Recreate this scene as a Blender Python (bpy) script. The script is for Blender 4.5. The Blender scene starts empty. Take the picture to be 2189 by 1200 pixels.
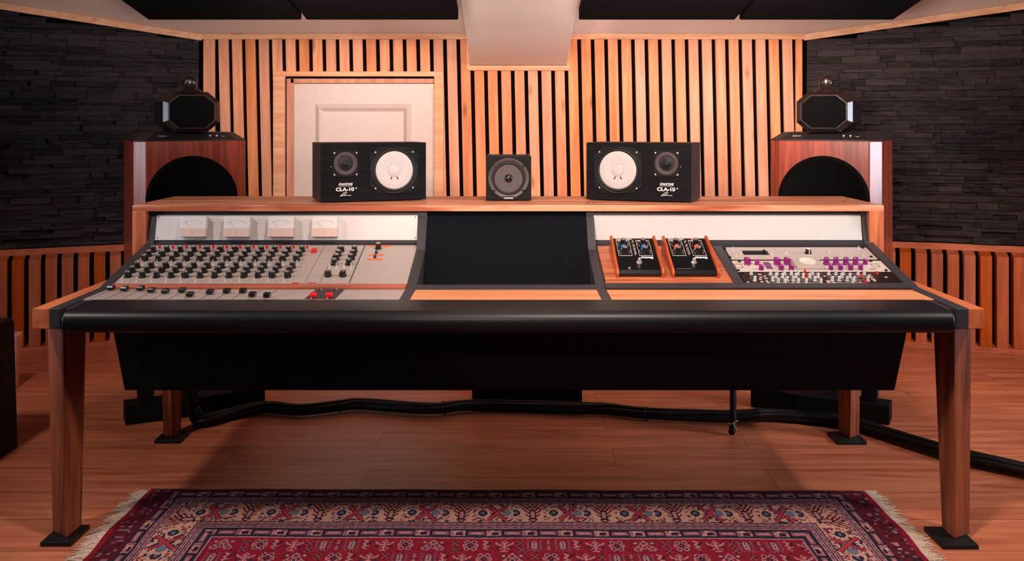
import bpy, bmesh, math, random
import numpy as np
from mathutils import Vector, Matrix

random.seed(7)
S = bpy.context.scene
C = S.collection
R = math.radians

# ---------------------------------------------------------------- camera
F, VX, VY, EYE = 2050.0, 1094.5, 265.0, 1.2          # focal length in pixels, eye-level point, eye height in metres
cd = bpy.data.cameras.new('camera'); cam = bpy.data.objects.new('camera', cd); C.objects.link(cam)
cd.sensor_width = 36.0; cd.lens = 36.0 * F / 2189.0
cd.shift_y = -(600.0 - VY) / 2189.0
cd.clip_start = 0.05
cam.location = (0, 0, EYE); cam.rotation_euler = (R(90), 0, 0)
S.camera = cam

# ---------------------------------------------------------------- view, world, lights
S.view_settings.view_transform = 'Standard'; S.view_settings.look = 'None'
S.view_settings.gamma = 1.0; S.view_settings.use_curve_mapping = False
S.view_settings.exposure = 0.0
w = bpy.data.worlds.new('world'); S.world = w; w.use_nodes = True
bg = w.node_tree.nodes['Background']; bg.inputs[0].default_value = (0.62, 0.66, 1.0, 1); bg.inputs[1].default_value = 0.04

def lamp(name, typ, loc, aim, energy, col, size=0.3, cone=None, blend=0.6, spread=None):
    l = bpy.data.lights.new(name, typ); l.energy = energy; l.color = col
    if typ == 'AREA': l.shape = 'DISK'; l.size = size
    else: l.shadow_soft_size = size
    if spread: l.spread = R(spread)
    if cone: l.spot_size = R(cone); l.spot_blend = blend
    o = bpy.data.objects.new(name, l); C.objects.link(o); o.location = loc
    o.rotation_euler = (Vector(aim) - Vector(loc)).to_track_quat('-Z', 'Y').to_euler()
    return o
WALLC, TOPC, DAY = (1.0, 0.75, 0.63), (1.0, 0.85, 0.77), (0.80, 0.88, 1.0)
lamp('front_spot_light', 'SPOT', (-0.45, 0.7, 1.62), (0.85, 5.4, 1.62), 250, WALLC, 0.10, 60, 0.6)
lamp('ceiling_wash_light', 'SPOT', (-0.45, 1.7, 1.30), (-1.15, 4.4, 2.5), 180, (1.0, 0.82, 0.72), 0.15, 60, 0.6)  # added upward fill spots, standing in for bounce on the ceiling and rafter
lamp('ceiling_wash_light', 'SPOT', (0.35, 1.7, 1.30), (1.25, 4.4, 2.45), 300, (1.0, 0.84, 0.74), 0.15, 60, 0.6)
lamp('ceiling_wash_light', 'SPOT', (0.0, 1.7, 1.30), (0.04, 4.4, 2.40), 225, (1.0, 0.92, 0.86), 0.15, 40, 0.6)
lamp('wall_wash_light', 'SPOT', (-0.85, 3.25, 1.70), (-0.40, 5.4, 1.30), 90, WALLC, 0.12, 92, 0.8)  # unseen fill spots added to brighten the back wall slats
lamp('wall_wash_light', 'SPOT', (0.95, 3.25, 1.70), (0.75, 5.4, 1.30), 102, WALLC, 0.12, 104, 0.8)
lamp('ceiling_spot_light', 'SPOT', (-1.9, 2.3, 1.95), (-0.85, 3.5, 0.6), 56, TOPC, 0.06, 86, 0.7)
lamp('ceiling_spot_light', 'SPOT', (2.1, 2.3, 1.95), (1.1, 3.6, 0.5), 76, TOPC, 0.06, 98, 0.7)
lamp('ceiling_spot_light', 'SPOT', (0.35, 1.75, 2.35), (0.25, 2.75, 0.0), 160, TOPC, 0.12, 95, 0.7)
lamp('wall_wash_light', 'SPOT', (1.9, 2.9, 1.78), (2.45, 5.0, 0.0), 90, WALLC, 0.08, 48, 0.7)  # more added fill, one each side, to lift the dark wainscot
lamp('wall_wash_light', 'SPOT', (-1.9, 2.9, 1.78), (-2.45, 5.0, 0.0), 42, WALLC, 0.08, 46, 0.7)
lamp('window_light', 'AREA', (3.3, 2.75, 1.15), (1.2, 3.75, 0.85), 12, DAY, 0.85, spread=75)
lamp('window_light', 'AREA', (-3.2, 2.5, 1.15), (-1.0, 3.6, 0.8), 5, DAY, 0.85, spread=75)

# ---------------------------------------------------------------- helpers
def px(u, v, Y):
    return Vector(((u - VX) * Y / F, Y, EYE - (v - VY) * Y / F))
def lin(c):
    return tuple((x / 255 / 12.92 if x / 255 <= 0.04045 else ((x / 255 + 0.055) / 1.055) ** 2.4) for x in c) + (1,)

class MB:
    def __init__(s): s.v = []; s.f = []; s.mi = []; s.m = 0
    def add(s, vs, fs, M=None):
        n = len(s.v)
        for p in vs:
            p = Vector(p); s.v.append(tuple(M @ p) if M else tuple(p))
        for f in fs: s.f.append([n + i for i in f]); s.mi.append(s.m)
        return s
    def hexa(s, b, t, M=None):
        return s.add(list(b) + list(t), [(3, 2, 1, 0), (4, 5, 6, 7), (0, 1, 5, 4), (1, 2, 6, 5), (2, 3, 7, 6), (3, 0, 4, 7)], M)
    def box(s, x0, x1, y0, y1, z0, z1, M=None):
        return s.hexa([(x0, y0, z0), (x1, y0, z0), (x1, y1, z0), (x0, y1, z0)], [(x0, y0, z1), (x1, y0, z1), (x1, y1, z1), (x0, y1, z1)], M)
    def prism(s, prof, x0, x1, M=None):                      # (y,z) outline pulled along x
        n = len(prof)
        vs = [(x0, y, z) for y, z in prof] + [(x1, y, z) for y, z in prof]
        return s.add(vs, [list(range(n)), list(range(2 * n - 1, n - 1, -1))] + [(i, i + n, (i + 1) % n + n, (i + 1) % n) for i in range(n)], M)
    def plate(s, pts, z0, z1, M=None):                       # (x,y) outline pulled along z
        n = len(pts)
        vs = [(x, y, z0) for x, y in pts] + [(x, y, z1) for x, y in pts]
        return s.add(vs, [list(range(n - 1, -1, -1)), list(range(n, 2 * n))] + [(i, (i + 1) % n, (i + 1) % n + n, i + n) for i in range(n)], M)
    def rings(s, loops, M=None, caps=True):
        n = len(loops[0]); vs = [p for l in loops for p in l]; fs = []
        for k in range(len(loops) - 1):
            fs += [(k * n + i, k * n + (i + 1) % n, (k + 1) * n + (i + 1) % n, (k + 1) * n + i) for i in range(n)]
        if caps: fs += [list(range(n - 1, -1, -1)), list(range((len(loops) - 1) * n, len(loops) * n))]
        return s.add(vs, fs, M)
    def lathe(s, prof, seg=24, M=None, caps=True):           # (radius, height) about z
        return s.rings([[(r * math.cos(2 * math.pi * i / seg), r * math.sin(2 * math.pi * i / seg), h) for i in range(seg)] for r, h in prof], M, caps)
    def tube(s, pts, r, seg=8, M=None, closed=False):
        pts = [Vector(p) for p in pts]; loops = []; up = Vector((0, 0, 1)); px_ = None
        n = len(pts)
        for i, p in enumerate(pts):
            a, b = (pts[(i - 1) % n], pts[(i + 1) % n]) if closed else (pts[max(i - 1, 0)], pts[min(i + 1, n - 1)])
            t = (b - a).normalized()
            x = t.cross(up) if px_ is None else px_ - t * px_.dot(t)
            if x.length < 1e-3: x = t.cross(Vector((0, 1, 0)))
            x.normalize(); px_ = x.copy(); y = x.cross(t)
            rr = r[i] if isinstance(r, (list, tuple)) else r
            loops.append([p + x * rr * math.cos(2 * math.pi * k / seg) + y * rr * math.sin(2 * math.pi * k / seg) for k in range(seg)])
        if closed: loops.append(loops[0])
        return s.rings(loops, M, not closed)
    def mesh(s, name, mats, smooth=None):
        me = bpy.data.meshes.new(name); me.from_pydata(s.v, [], s.f)
        for m in (mats if isinstance(mats, (list, tuple)) else [mats]): me.materials.append(m)
        me.polygons.foreach_set('material_index', s.mi)
        b = bmesh.new(); b.from_mesh(me); bmesh.ops.recalc_face_normals(b, faces=b.faces); b.to_mesh(me); b.free()
        if smooth:
            me.polygons.foreach_set('use_smooth', [True] * len(me.polygons)); me.set_sharp_from_angle(angle=R(smooth))
        return me
    def build(s, name, mats, parent=None, local=False, smooth=None, bevel=0, seg=2):
        if parent is not None and not local:
            o = Vector(); p = parent
            while p is not None: o += p.location; p = p.parent
            s.v = [tuple(Vector(q) - o) for q in s.v]
        return put(name, s.mesh(name, mats, smooth), parent, bevel=bevel, seg=seg)

def put(name, me, parent=None, loc=(0, 0, 0), rot=(0, 0, 0), bevel=0, seg=2):
    o = bpy.data.objects.new(name, me); C.objects.link(o); o.parent = parent
    o.location = loc; o.rotation_euler = rot
    if bevel:
        m = o.modifiers.new('bevel', 'BEVEL'); m.width = bevel; m.segments = seg; m.limit_method = 'ANGLE'; m.angle_limit = R(40)
    return o
def thing(name, label, cat, loc, rot=(0, 0, 0), group=None):
    o = bpy.data.objects.new(name, None); C.objects.link(o); o.location = loc; o.rotation_euler = rot; o.empty_display_size = 0.1
    return tag(o, label, cat, group)
def tag(o, label, cat, group=None):
    o['label'] = label; o['category'] = cat
    if group: o['group'] = group
    return o
def struct(o): o['kind'] = 'structure'; return o
def T(x, y, z, rx=0, ry=0, rz=0):
    return Matrix.Translation((x, y, z)) @ Matrix.Rotation(rz, 4, 'Z') @ Matrix.Rotation(ry, 4, 'Y') @ Matrix.Rotation(rx, 4, 'X')
FRONT = Matrix.Rotation(R(90), 4, 'X')                        # z up -> towards the viewer (-y); y -> z

def text_mesh(body, size, depth, fat=0.0, sx=1.0, shear=0.0, space=1.0):
    cu = bpy.data.curves.new('t', 'FONT'); cu.body = body; cu.size = size; cu.extrude = depth; cu.offset = fat; cu.shear = shear
    cu.align_x = 'CENTER'; cu.space_character = space
    o = bpy.data.objects.new('t', cu); C.objects.link(o); dg = bpy.context.evaluated_depsgraph_get(); dg.update()
    me = bpy.data.meshes.new_from_object(o.evaluated_get(dg)); bpy.data.objects.remove(o); bpy.data.curves.remove(cu)
    if sx != 1: me.transform(Matrix.Scale(sx, 4, (1, 0, 0)))
    me.materials.clear()
    return me
def lettering(name, body, size, mat, parent, M, depth=0.0004, **k):
    me = text_mesh(body, size, depth, **k); me.transform(M); me.materials.append(mat); me.name = name
    return put(name, me, parent)

# ---------------------------------------------------------------- materials
def nodes(name):
    m = bpy.data.materials.new(name); m.use_nodes = True; nt = m.node_tree
    return m, nt, nt.nodes['Principled BSDF']
def N(nt, t, **k):
    n = nt.nodes.new(t)
    for a, b in k.items():
        if isinstance(a, str) and a.startswith('i_'): n.inputs[a[2:]].default_value = b
        else: setattr(n, a, b)
    return n
def plain(name, c, rough=0.5, metal=0.0, spec=0.5, var=0.06, scale=40, bump=0.0, bscale=400):
    m, nt, b = nodes(name); L = nt.links
    tc = N(nt, 'ShaderNodeTexCoord'); no = N(nt, 'ShaderNodeTexNoise'); no.inputs['Scale'].default_value = scale
    L.new(tc.outputs['Object'], no.inputs['Vector'])
    r = N(nt, 'ShaderNodeValToRGB'); c0 = lin(c)
    r.color_ramp.elements[0].position = 0.3; r.color_ramp.elements[1].position = 0.7
    r.color_ramp.elements[0].color = tuple(x * (1 - var) for x in c0[:3]) + (1,); r.color_ramp.elements[1].color = tuple(min(1, x * (1 + var)) for x in c0[:3]) + (1,)
    L.new(no.outputs['Fac'], r.inputs[0]); L.new(r.outputs[0], b.inputs['Base Color'])
    b.inputs['Roughness'].default_value = rough; b.inputs['Metallic'].default_value = metal; b.inputs['Specular IOR Level'].default_value = spec
    if bump:
        n2 = N(nt, 'ShaderNodeTexNoise'); n2.inputs['Scale'].default_value = bscale; L.new(tc.outputs['Object'], n2.inputs['Vector'])
        bp = N(nt, 'ShaderNodeBump'); bp.inputs['Strength'].default_value = bump; bp.inputs['Distance'].default_value = 0.002
        L.new(n2.outputs['Fac'], bp.inputs['Height']); L.new(bp.outputs[0], b.inputs['Normal'])
    return m
def wood(name, dark, light, grain='X', scale=1.0, rough=0.45, island=0.0, knots=True, spec=0.4, contrast=1.0):
    m, nt, b = nodes(name); L = nt.links
    tc = N(nt, 'ShaderNodeTexCoord'); geo = N(nt, 'ShaderNodeNewGeometry')
    off = N(nt, 'ShaderNodeVectorMath', operation='SCALE'); off.inputs[0].default_value = (3.1, 7.7, 5.3)
    L.new(geo.outputs['Random Per Island'], off.inputs['Scale'])
    add = N(nt, 'ShaderNodeVectorMath', operation='ADD'); L.new(tc.outputs['Object'], add.inputs[0]); L.new(off.outputs[0], add.inputs[1])
    mp = N(nt, 'ShaderNodeMapping'); k = {'X': (1.5, 22, 22), 'Y': (22, 1.5, 22), 'Z': (22, 22, 1.5)}[grain]
    mp.inputs['Scale'].default_value = tuple(q * scale for q in k); L.new(add.outputs[0], mp.inputs['Vector'])
    n1 = N(nt, 'ShaderNodeTexNoise'); n1.inputs['Scale'].default_value = 1.6; n1.inputs['Detail'].default_value = 6; n1.inputs['Distortion'].default_value = 0.7
    n2 = N(nt, 'ShaderNodeTexNoise'); n2.inputs['Scale'].default_value = 7; n2.inputs['Detail'].default_value = 3
    L.new(mp.outputs[0], n1.inputs['Vector']); L.new(mp.outputs[0], n2.inputs['Vector'])
    mx = N(nt, 'ShaderNodeMath', operation='MULTIPLY_ADD'); mx.inputs[1].default_value = 0.3; L.new(n2.outputs['Fac'], mx.inputs[0]); L.new(n1.outputs['Fac'], mx.inputs[2])
    rp = N(nt, 'ShaderNodeValToRGB'); e = rp.color_ramp.elements
    e[0].position = 0.65 - 0.17 / contrast; e[1].position = 0.65 + 0.17 / contrast; e[0].color = lin(dark); e[1].color = lin(light)
    L.new(mx.outputs[0], rp.inputs[0]); col = rp.outputs[0]
    if knots:
        vo = N(nt, 'ShaderNodeTexVoronoi'); mp2 = N(nt, 'ShaderNodeMapping')
        k2 = {'X': (3, 9, 9), 'Y': (9, 3, 9), 'Z': (9, 9, 3)}[grain]; mp2.inputs['Scale'].default_value = tuple(q * scale for q in k2)
        L.new(add.outputs[0], mp2.inputs['Vector']); L.new(mp2.outputs[0], vo.inputs['Vector']); vo.inputs['Scale'].default_value = 0.8
        r2 = N(nt, 'ShaderNodeValToRGB'); r2.color_ramp.elements[0].position = 0.05; r2.color_ramp.elements[1].position = 0.13
        r2.color_ramp.elements[0].color = (0.35, 0.25, 0.2, 1); r2.color_ramp.elements[1].color = (1, 1, 1, 1)
        L.new(vo.outputs['Distance'], r2.inputs[0])
        mm = N(nt, 'ShaderNodeMix', data_type='RGBA', blend_type='MULTIPLY'); mm.inputs['Factor'].default_value = 0.7
        L.new(col, mm.inputs['A']); L.new(r2.outputs[0], mm.inputs['B']); col = mm.outputs['Result']
    if island:
        hs = N(nt, 'ShaderNodeHueSaturation'); mr = N(nt, 'ShaderNodeMapRange'); mr.inputs['To Min'].default_value = 1 - island; mr.inputs['To Max'].default_value = 1 + island
        L.new(geo.outputs['Random Per Island'], mr.inputs['Value']); L.new(mr.outputs[0], hs.inputs['Value']); L.new(col, hs.inputs['Color'])
        m2 = N(nt, 'ShaderNodeMath', operation='MULTIPLY'); m2.inputs[1].default_value = 17.37; fr = N(nt, 'ShaderNodeMath', operation='FRACT')
        L.new(geo.outputs['Random Per Island'], m2.inputs[0]); L.new(m2.outputs[0], fr.inputs[0])
        mr2 = N(nt, 'ShaderNodeMapRange'); mr2.inputs['To Min'].default_value = 1 - island * 1.3; mr2.inputs['To Max'].default_value = 1 + island * 1.1
        L.new(fr.outputs[0], mr2.inputs['Value']); L.new(mr2.outputs[0], hs.inputs['Saturation']); col = hs.outputs[0]
    L.new(col, b.inputs['Base Color'])
    b.inputs['Roughness'].default_value = rough; b.inputs['Specular IOR Level'].default_value = spec
    bp = N(nt, 'ShaderNodeBump'); bp.inputs['Strength'].default_value = 0.12; bp.inputs['Distance'].default_value = 0.001
    L.new(n2.outputs['Fac'], bp.inputs['Height']); L.new(bp.outputs[0], b.inputs['Normal'])
    return m

M = {}
M['pine'] = wood('pine_slat', (212, 132, 92), (236, 164, 120), 'Z', 1.0, 0.55, 0.10, True)
M['pine_x'] = wood('pine_trim', (216, 148, 106), (238, 182, 138), 'X', 1.0, 0.55, 0.04, True)
M['cedar'] = wood('cedar_slat', (176, 88, 52), (208, 114, 72), 'Z', 1.0, 0.55, 0.12, False)
M['cedar_x'] = wood('cedar_rail', (190, 98, 58), (214, 120, 76), 'X', 1.0, 0.5, 0.05, False)
M['oak_x'] = wood('oak_shelf', (164, 86, 56), (228, 154, 116), 'X', 0.8, 0.42, 0, False, contrast=1.5)
M['oak_y'] = wood('oak_side', (182, 90, 50), (216, 124, 78), 'Y', 0.8, 0.4, 0, False)
M['oak_z'] = wood('oak_post', (148, 72, 44), (204, 114, 74), 'Z', 0.8, 0.42, 0, False)
M['oak_panel'] = wood('oak_panel', (204, 122, 78), (230, 156, 112), 'X', 0.9, 0.42, 0, False)
M['oak_leg'] = wood('dark_oak_leg', (94, 42, 24), (160, 84, 52), 'Z', 0.7, 0.45, 0, False)
M['redwood'] = wood('red_wood_strip', (150, 76, 58), (184, 100, 78), 'X', 1.0, 0.45, 0, False)
M['tray'] = wood('tray_wood', (150, 76, 48), (204, 120, 82), 'X', 1.6, 0.4, 0, False)
M['padauk'] = wood('pedal_wood', (150, 58, 24), (196, 88, 42), 'Y', 2.0, 0.3, 0, False)
M['cherry'] = wood('cherry_veneer', (98, 32, 21), (150, 62, 41), 'Z', 0.7, 0.28, 0, False, spec=0.5)
M['palewood'] = wood('pale_wood', (190, 128, 104), (214, 152, 126), 'Z', 1.0, 0.6, 0, False)
M['white_wall'] = plain('white_plaster', (236, 222, 212), 0.85, var=0.02, scale=60, bump=0.15, bscale=500)
M['white_door'] = plain('white_door_paint', (212, 194, 186), 0.45, var=0.02)
M['felt'] = plain('black_felt', (12, 11, 12), 0.95, spec=0.02)
M['foam'] = plain('charcoal_fabric', (16, 15, 17), 0.95, spec=0.03, var=0.12, scale=300, bump=0.3)
M['blackpaint'] = plain('black_textured_paint', (50, 46, 50), 0.5, spec=0.5, bump=0.25, bscale=900, var=0.1, scale=200)
M['leather'] = plain('black_leather', (14, 14, 18), 0.42, spec=0.35, bump=0.06, bscale=420, var=0.1)
M['case'] = plain('black_case_board', (17, 17, 20), 0.6, spec=0.15)
M['screen'] = plain('black_screen_cloth', (12, 14, 18), 0.9, spec=0.08, var=0.15, scale=500)
M['matte'] = plain('matte_black', (13, 13, 14), 0.6, spec=0.2)
M['gloss'] = plain('gloss_black', (16, 16, 18), 0.25, spec=0.5)
M['rubber'] = plain('black_rubber', (17, 17, 18), 0.5, spec=0.35)
M['grille'] = plain('black_grille_cloth', (11, 10, 11), 0.95, spec=0.03)
M['head'] = plain('brown_black_leather', (30, 19, 17), 0.25, spec=0.5, bump=0.2, bscale=300)
M['cap'] = plain('black_vinyl', (30, 26, 26), 0.42, spec=0.5, bump=0.2, bscale=300)
M['veneer'] = wood('black_ash_veneer', (13, 13, 15), (23, 22, 25), 'X', 3.0, 0.55, 0, False, spec=0.08)
M['veneer_side'] = wood('brown_black_ash', (32, 24, 24), (54, 40, 40), 'Z', 3.0, 0.5, 0, False)
M['silver'] = plain('grey_aluminium_panel', (180, 164, 156), 0.45, 0.15, var=0.03, scale=120)
M['silver2'] = plain('brushed_fader_plate', (182, 164, 156), 0.4, 0.2, var=0.07, scale=14)
M['offwhite'] = plain('off_white_panel', (204, 199, 196), 0.5, var=0.015)
M['blank'] = plain('white_blank_panel', (186, 182, 178), 0.55, var=0.015)
M['cream'] = plain('cream_faceplate', (198, 182, 170), 0.45, var=0.03)
M['meterface'] = plain('meter_face', (212, 205, 200), 0.35, var=0.01)
M['pinkcover'] = plain('meter_cover', (206, 176, 164), 0.4, var=0.02)
M['knob'] = plain('black_knob', (18, 18, 19), 0.3, spec=0.5)
M['knobtop'] = plain('knob_cap_metal', (190, 178, 172), 0.3, 0.7)
M['chrome'] = plain('chrome', (224, 216, 212), 0.25, 0.4, var=0.01)
M['steel'] = plain('polished_steel', (230, 222, 216), 0.18, 0.75, var=0.01)
M['dish'] = plain('pale_dial_dish', (222, 208, 198), 0.4, 0.1)
M['white'] = plain('white_print', (236, 232, 228), 0.5, var=0.01)
M['grey'] = plain('grey_print', (140, 135, 134), 0.5, var=0.01)
M['red'] = plain('red_plastic', (214, 30, 34), 0.35)
M['orange'] = plain('orange_tape', (240, 96, 52), 0.5)
M['blue'] = plain('blue_plastic', (46, 108, 190), 0.35)
M['purple'] = plain('purple_plastic', (128, 22, 108), 0.3, var=0.15)
M['violet'] = plain('violet_tape', (112, 62, 108), 0.5)
M['clear'] = plain('frosted_white_plastic', (188, 184, 182), 0.3, spec=0.6)
M['cone_white'] = plain('white_paper_cone', (194, 189, 187), 0.7, var=0.02)
M['cone_grey'] = plain('grey_paper_cone', (74, 66, 65), 0.55, var=0.1, scale=90)
M['dome'] = plain('dark_tweeter_dome', (22, 22, 26), 0.5, spec=0.3)
M['ring'] = plain('dark_grey_metal_ring', (78, 70, 72), 0.45, 0.4)
M['mesh'] = plain('tweeter_mesh_ring', (72, 60, 62), 0.6, 0.3, var=0.5, scale=420)
M['slot'] = plain('dark_slot', (40, 36, 36), 0.7)
M['seam'] = plain('panel_seam', (108, 96, 92), 0.7)
M['screw'] = plain('dark_screw', (28, 24, 24), 0.4, 0.5)
M['wool'] = plain('cream_fringe', (206, 176, 156), 0.9, var=0.1)

# floor
def floor_mat():
    m, nt, b = nodes('oak_laminate_floor'); L = nt.links
    tc = N(nt, 'ShaderNodeTexCoord')
    mp = N(nt, 'ShaderNodeMapping'); mp.inputs['Location'].default_value = (0.5, 0.083, 0); L.new(tc.outputs['Object'], mp.inputs['Vector'])
    br = N(nt, 'ShaderNodeTexBrick'); br.offset = 0.37
    br.inputs['Scale'].default_value = 1; br.inputs['Mortar Size'].default_value = 0.0012; br.inputs['Brick Width'].default_value = 1.38; br.inputs['Row Height'].default_value = 0.2135
    br.inputs['Color1'].default_value = (0, 0, 0, 1); br.inputs['Color2'].default_value = (1, 1, 1, 1); br.inputs['Mortar'].default_value = (0.5, 0.5, 0.5, 1); br.inputs['Bias'].default_value = 0
    L.new(mp.outputs[0], br.inputs['Vector'])
    off = N(nt, 'ShaderNodeVectorMath', operation='SCALE'); off.inputs['Scale'].default_value = 5; L.new(br.outputs['Color'], off.inputs[0])
    ad = N(nt, 'ShaderNodeVectorMath', operation='ADD'); L.new(tc.outputs['Object'], ad.inputs[0]); L.new(off.outputs[0], ad.inputs[1])
    m2 = N(nt, 'ShaderNodeMapping'); m2.inputs['Scale'].default_value = (1.3, 13, 1); L.new(ad.outputs[0], m2.inputs['Vector'])
    n1 = N(nt, 'ShaderNodeTexNoise'); n1.inputs['Scale'].default_value = 1.5; n1.inputs['Detail'].default_value = 7; n1.inputs['Distortion'].default_value = 0.9
    L.new(m2.outputs[0], n1.inputs['Vector'])
    rp = N(nt, 'ShaderNodeValToRGB'); e = rp.color_ramp.elements; e[0].position = 0.28; e[1].position = 0.68; e[0].color = lin((158, 82, 56)); e[1].color = lin((210, 128, 92))
    L.new(n1.outputs['Fac'], rp.inputs[0])
    vo = N(nt, 'ShaderNodeTexVoronoi'); m3 = N(nt, 'ShaderNodeMapping'); m3.inputs['Scale'].default_value = (2.2, 5.5, 1); L.new(ad.outputs[0], m3.inputs['Vector']); L.new(m3.outputs[0], vo.inputs['Vector']); vo.inputs['Scale'].default_value = 0.8
    r2 = N(nt, 'ShaderNodeValToRGB'); r2.color_ramp.elements[0].position = 0.02; r2.color_ramp.elements[1].position = 0.10; r2.color_ramp.elements[0].color = (0.35, 0.28, 0.25, 1); r2.color_ramp.elements[1].color = (1, 1, 1, 1)
    L.new(vo.outputs['Distance'], r2.inputs[0])
    mm = N(nt, 'ShaderNodeMix', data_type='RGBA', blend_type='MULTIPLY'); mm.inputs['Factor'].default_value = 0.6; L.new(rp.outputs[0], mm.inputs['A']); L.new(r2.outputs[0], mm.inputs['B'])
    mj = N(nt, 'ShaderNodeMix', data_type='RGBA'); L.new(br.outputs['Fac'], mj.inputs['Factor']); L.new(mm.outputs['Result'], mj.inputs['A']); mj.inputs['B'].default_value = lin((84, 44, 32))
    L.new(mj.outputs['Result'], b.inputs['Base Color']); b.inputs['Roughness'].default_value = 0.42; b.inputs['Specular IOR Level'].default_value = 0.3
    return m
def stone_mat():
    m, nt, b = nodes('dark_ledger_stone'); L = nt.links
    tc = N(nt, 'ShaderNodeTexCoord'); geo = N(nt, 'ShaderNodeNewGeometry')
    mp = N(nt, 'ShaderNodeMapping'); mp.inputs['Scale'].default_value = (8, 8, 40); L.new(tc.outputs['Object'], mp.inputs['Vector'])
    n1 = N(nt, 'ShaderNodeTexNoise'); n1.inputs['Scale'].default_value = 2; n1.inputs['Detail'].default_value = 8; L.new(mp.outputs[0], n1.inputs['Vector'])
    md = N(nt, 'ShaderNodeMath', operation='MULTIPLY_ADD'); md.inputs[1].default_value = 0.5; L.new(geo.outputs['Random Per Island'], md.inputs[0]); L.new(n1.outputs['Fac'], md.inputs[2])
    rp = N(nt, 'ShaderNodeValToRGB'); e = rp.color_ramp.elements; e[0].position = 0.4; e[1].position = 1.1; e[0].color = lin((17, 16, 18)); e[1].color = lin((60, 52, 53))
    L.new(md.outputs[0], rp.inputs[0]); L.new(rp.outputs[0], b.inputs['Base Color']); b.inputs['Roughness'].default_value = 0.75; b.inputs['Specular IOR Level'].default_value = 0.3
    bp = N(nt, 'ShaderNodeBump'); bp.inputs['Strength'].default_value = 1.0; bp.inputs['Distance'].default_value = 0.012; L.new(n1.outputs['Fac'], bp.inputs['Height']); L.new(bp.outputs[0], b.inputs['Normal'])
    return m
M['floor'] = floor_mat(); M['stone'] = stone_mat()

# ================================================================= ROOM
YB = 5.438                       # face of the back wall's slats
ZC = 1.712                       # ceiling height at the back wall
KC = 0.34                        # the attic ceiling climbs towards the viewer
XL, XR = -1.763, 1.6585          # the two back corners
ceil_z = lambda y: ZC + KC * (YB - y)

fl = MB().box(-3.6, 3.6, -0.2, 5.8, -0.05, 0.0).build('floor', M['floor']); struct(fl)
cb = MB().hexa([(-3.3, 2.7, ceil_z(2.7)), (3.3, 2.7, ceil_z(2.7)), (3.3, YB + .2, ceil_z(YB + .2)), (-3.3, YB + .2, ceil_z(YB + .2))],
               [(-3.3, 2.7, ceil_z(2.7) + .05), (3.3, 2.7, ceil_z(2.7) + .05), (3.3, YB + .2, ceil_z(YB + .2) + .05), (-3.3, YB + .2, ceil_z(YB + .2) + .05)])
ceiling = struct(cb.build('ceiling', M['white_wall']))
bz0, bk = 1.5316, 0.2306         # boxed rafter: underside height at the wall, its climb
BX0, BX1 = -0.236, 0.307
uz = lambda y: bz0 + bk * (YB - y)
MB().hexa([(BX0, 2.75, uz(2.75)), (BX1, 2.75, uz(2.75)), (BX1, YB, bz0), (BX0, YB, bz0)],
          [(BX0, 2.75, ceil_z(2.75) + .02), (BX1, 2.75, ceil_z(2.75) + .02), (BX1, YB, ZC + .02), (BX0, YB, ZC + .02)]).build('boxed_rafter', M['white_wall'], ceiling, bevel=0.003)

# back wall: black felt backing with pine slats on it
wall_back = struct(MB().box(XL - .06, XR + .06, YB + .018, YB + .08, 0, ZC + .01).build('wall_back', M['felt']))
PITCH = 28.72 * YB / F; GAP = 8.0 * YB / F
ZT = 1.2 + 181 * YB / F          # underside of the top trim
LEAN = 0.022
gap0 = (462.5 - VX) * YB / F
door_l, door_r, door_t = (609.5 - VX) * YB / F, (928.5 - VX) * YB / F, EYE + 112 * YB / F
sl = MB()
edges = [XL + .012] + [gap0 + k * PITCH for k in range(44)] + [XR - .012]
for k in range(len(edges) - 1):
    a = edges[k] + (GAP / 2 if k else 0); b_ = edges[k + 1] - (GAP / 2 if k < len(edges) - 2 else 0)
    mid = (a + b_) / 2; z0, z1 = 0.0, ZT
    if door_l - .02 < mid < door_r + .02: z0 = door_t
    if BX0 - .03 < mid < BX1 + .03: z1 = bz0 - .03
    if k in (0, len(edges) - 2): lean = 0
    else: lean = LEAN
    s0, s1 = (ZT - z0) * lean, (ZT - z1) * lean
    if k == 0: s0 = 0.0
    dy = random.uniform(-.0015, .0015)
    sl.hexa([(a + s0, YB + dy, z0), (b_ + s0, YB + dy, z0), (b_ + s0, YB + .019, z0), (a + s0, YB + .019, z0)], [(a + s1, YB + dy, z1), (b_ + s1, YB + dy, z1), (b_ + s1, YB + .019, z1), (a + s1, YB + .019, z1)])
sl.build('slat_cladding', M['pine'], wall_back, bevel=0.0012, seg=1)

t = MB(); th = 0.032
t.box(XL, BX0 - .022, YB - .012, YB + .019, ZT - .001, ZT + th); t.box(BX1 + .022, XR, YB - .012, YB + .019, ZT - .001, ZT + th)
struct(t.build('trim_1', M['pine_x'], bevel=0.002))
t = MB(); t.box(BX0 - .022, BX1 + .022, YB - .014, YB + .019, bz0 - .030, bz0 - .001)
t.box(BX0 - .022, BX0 - .001, YB - .014, YB + .019, bz0 - .001, ZC); t.box(BX1 + .001, BX1 + .022, YB - .014, YB + .019, bz0 - .001, ZC)
struct(t.build('trim_2', M['pine_x'], bevel=0.002))

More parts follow.
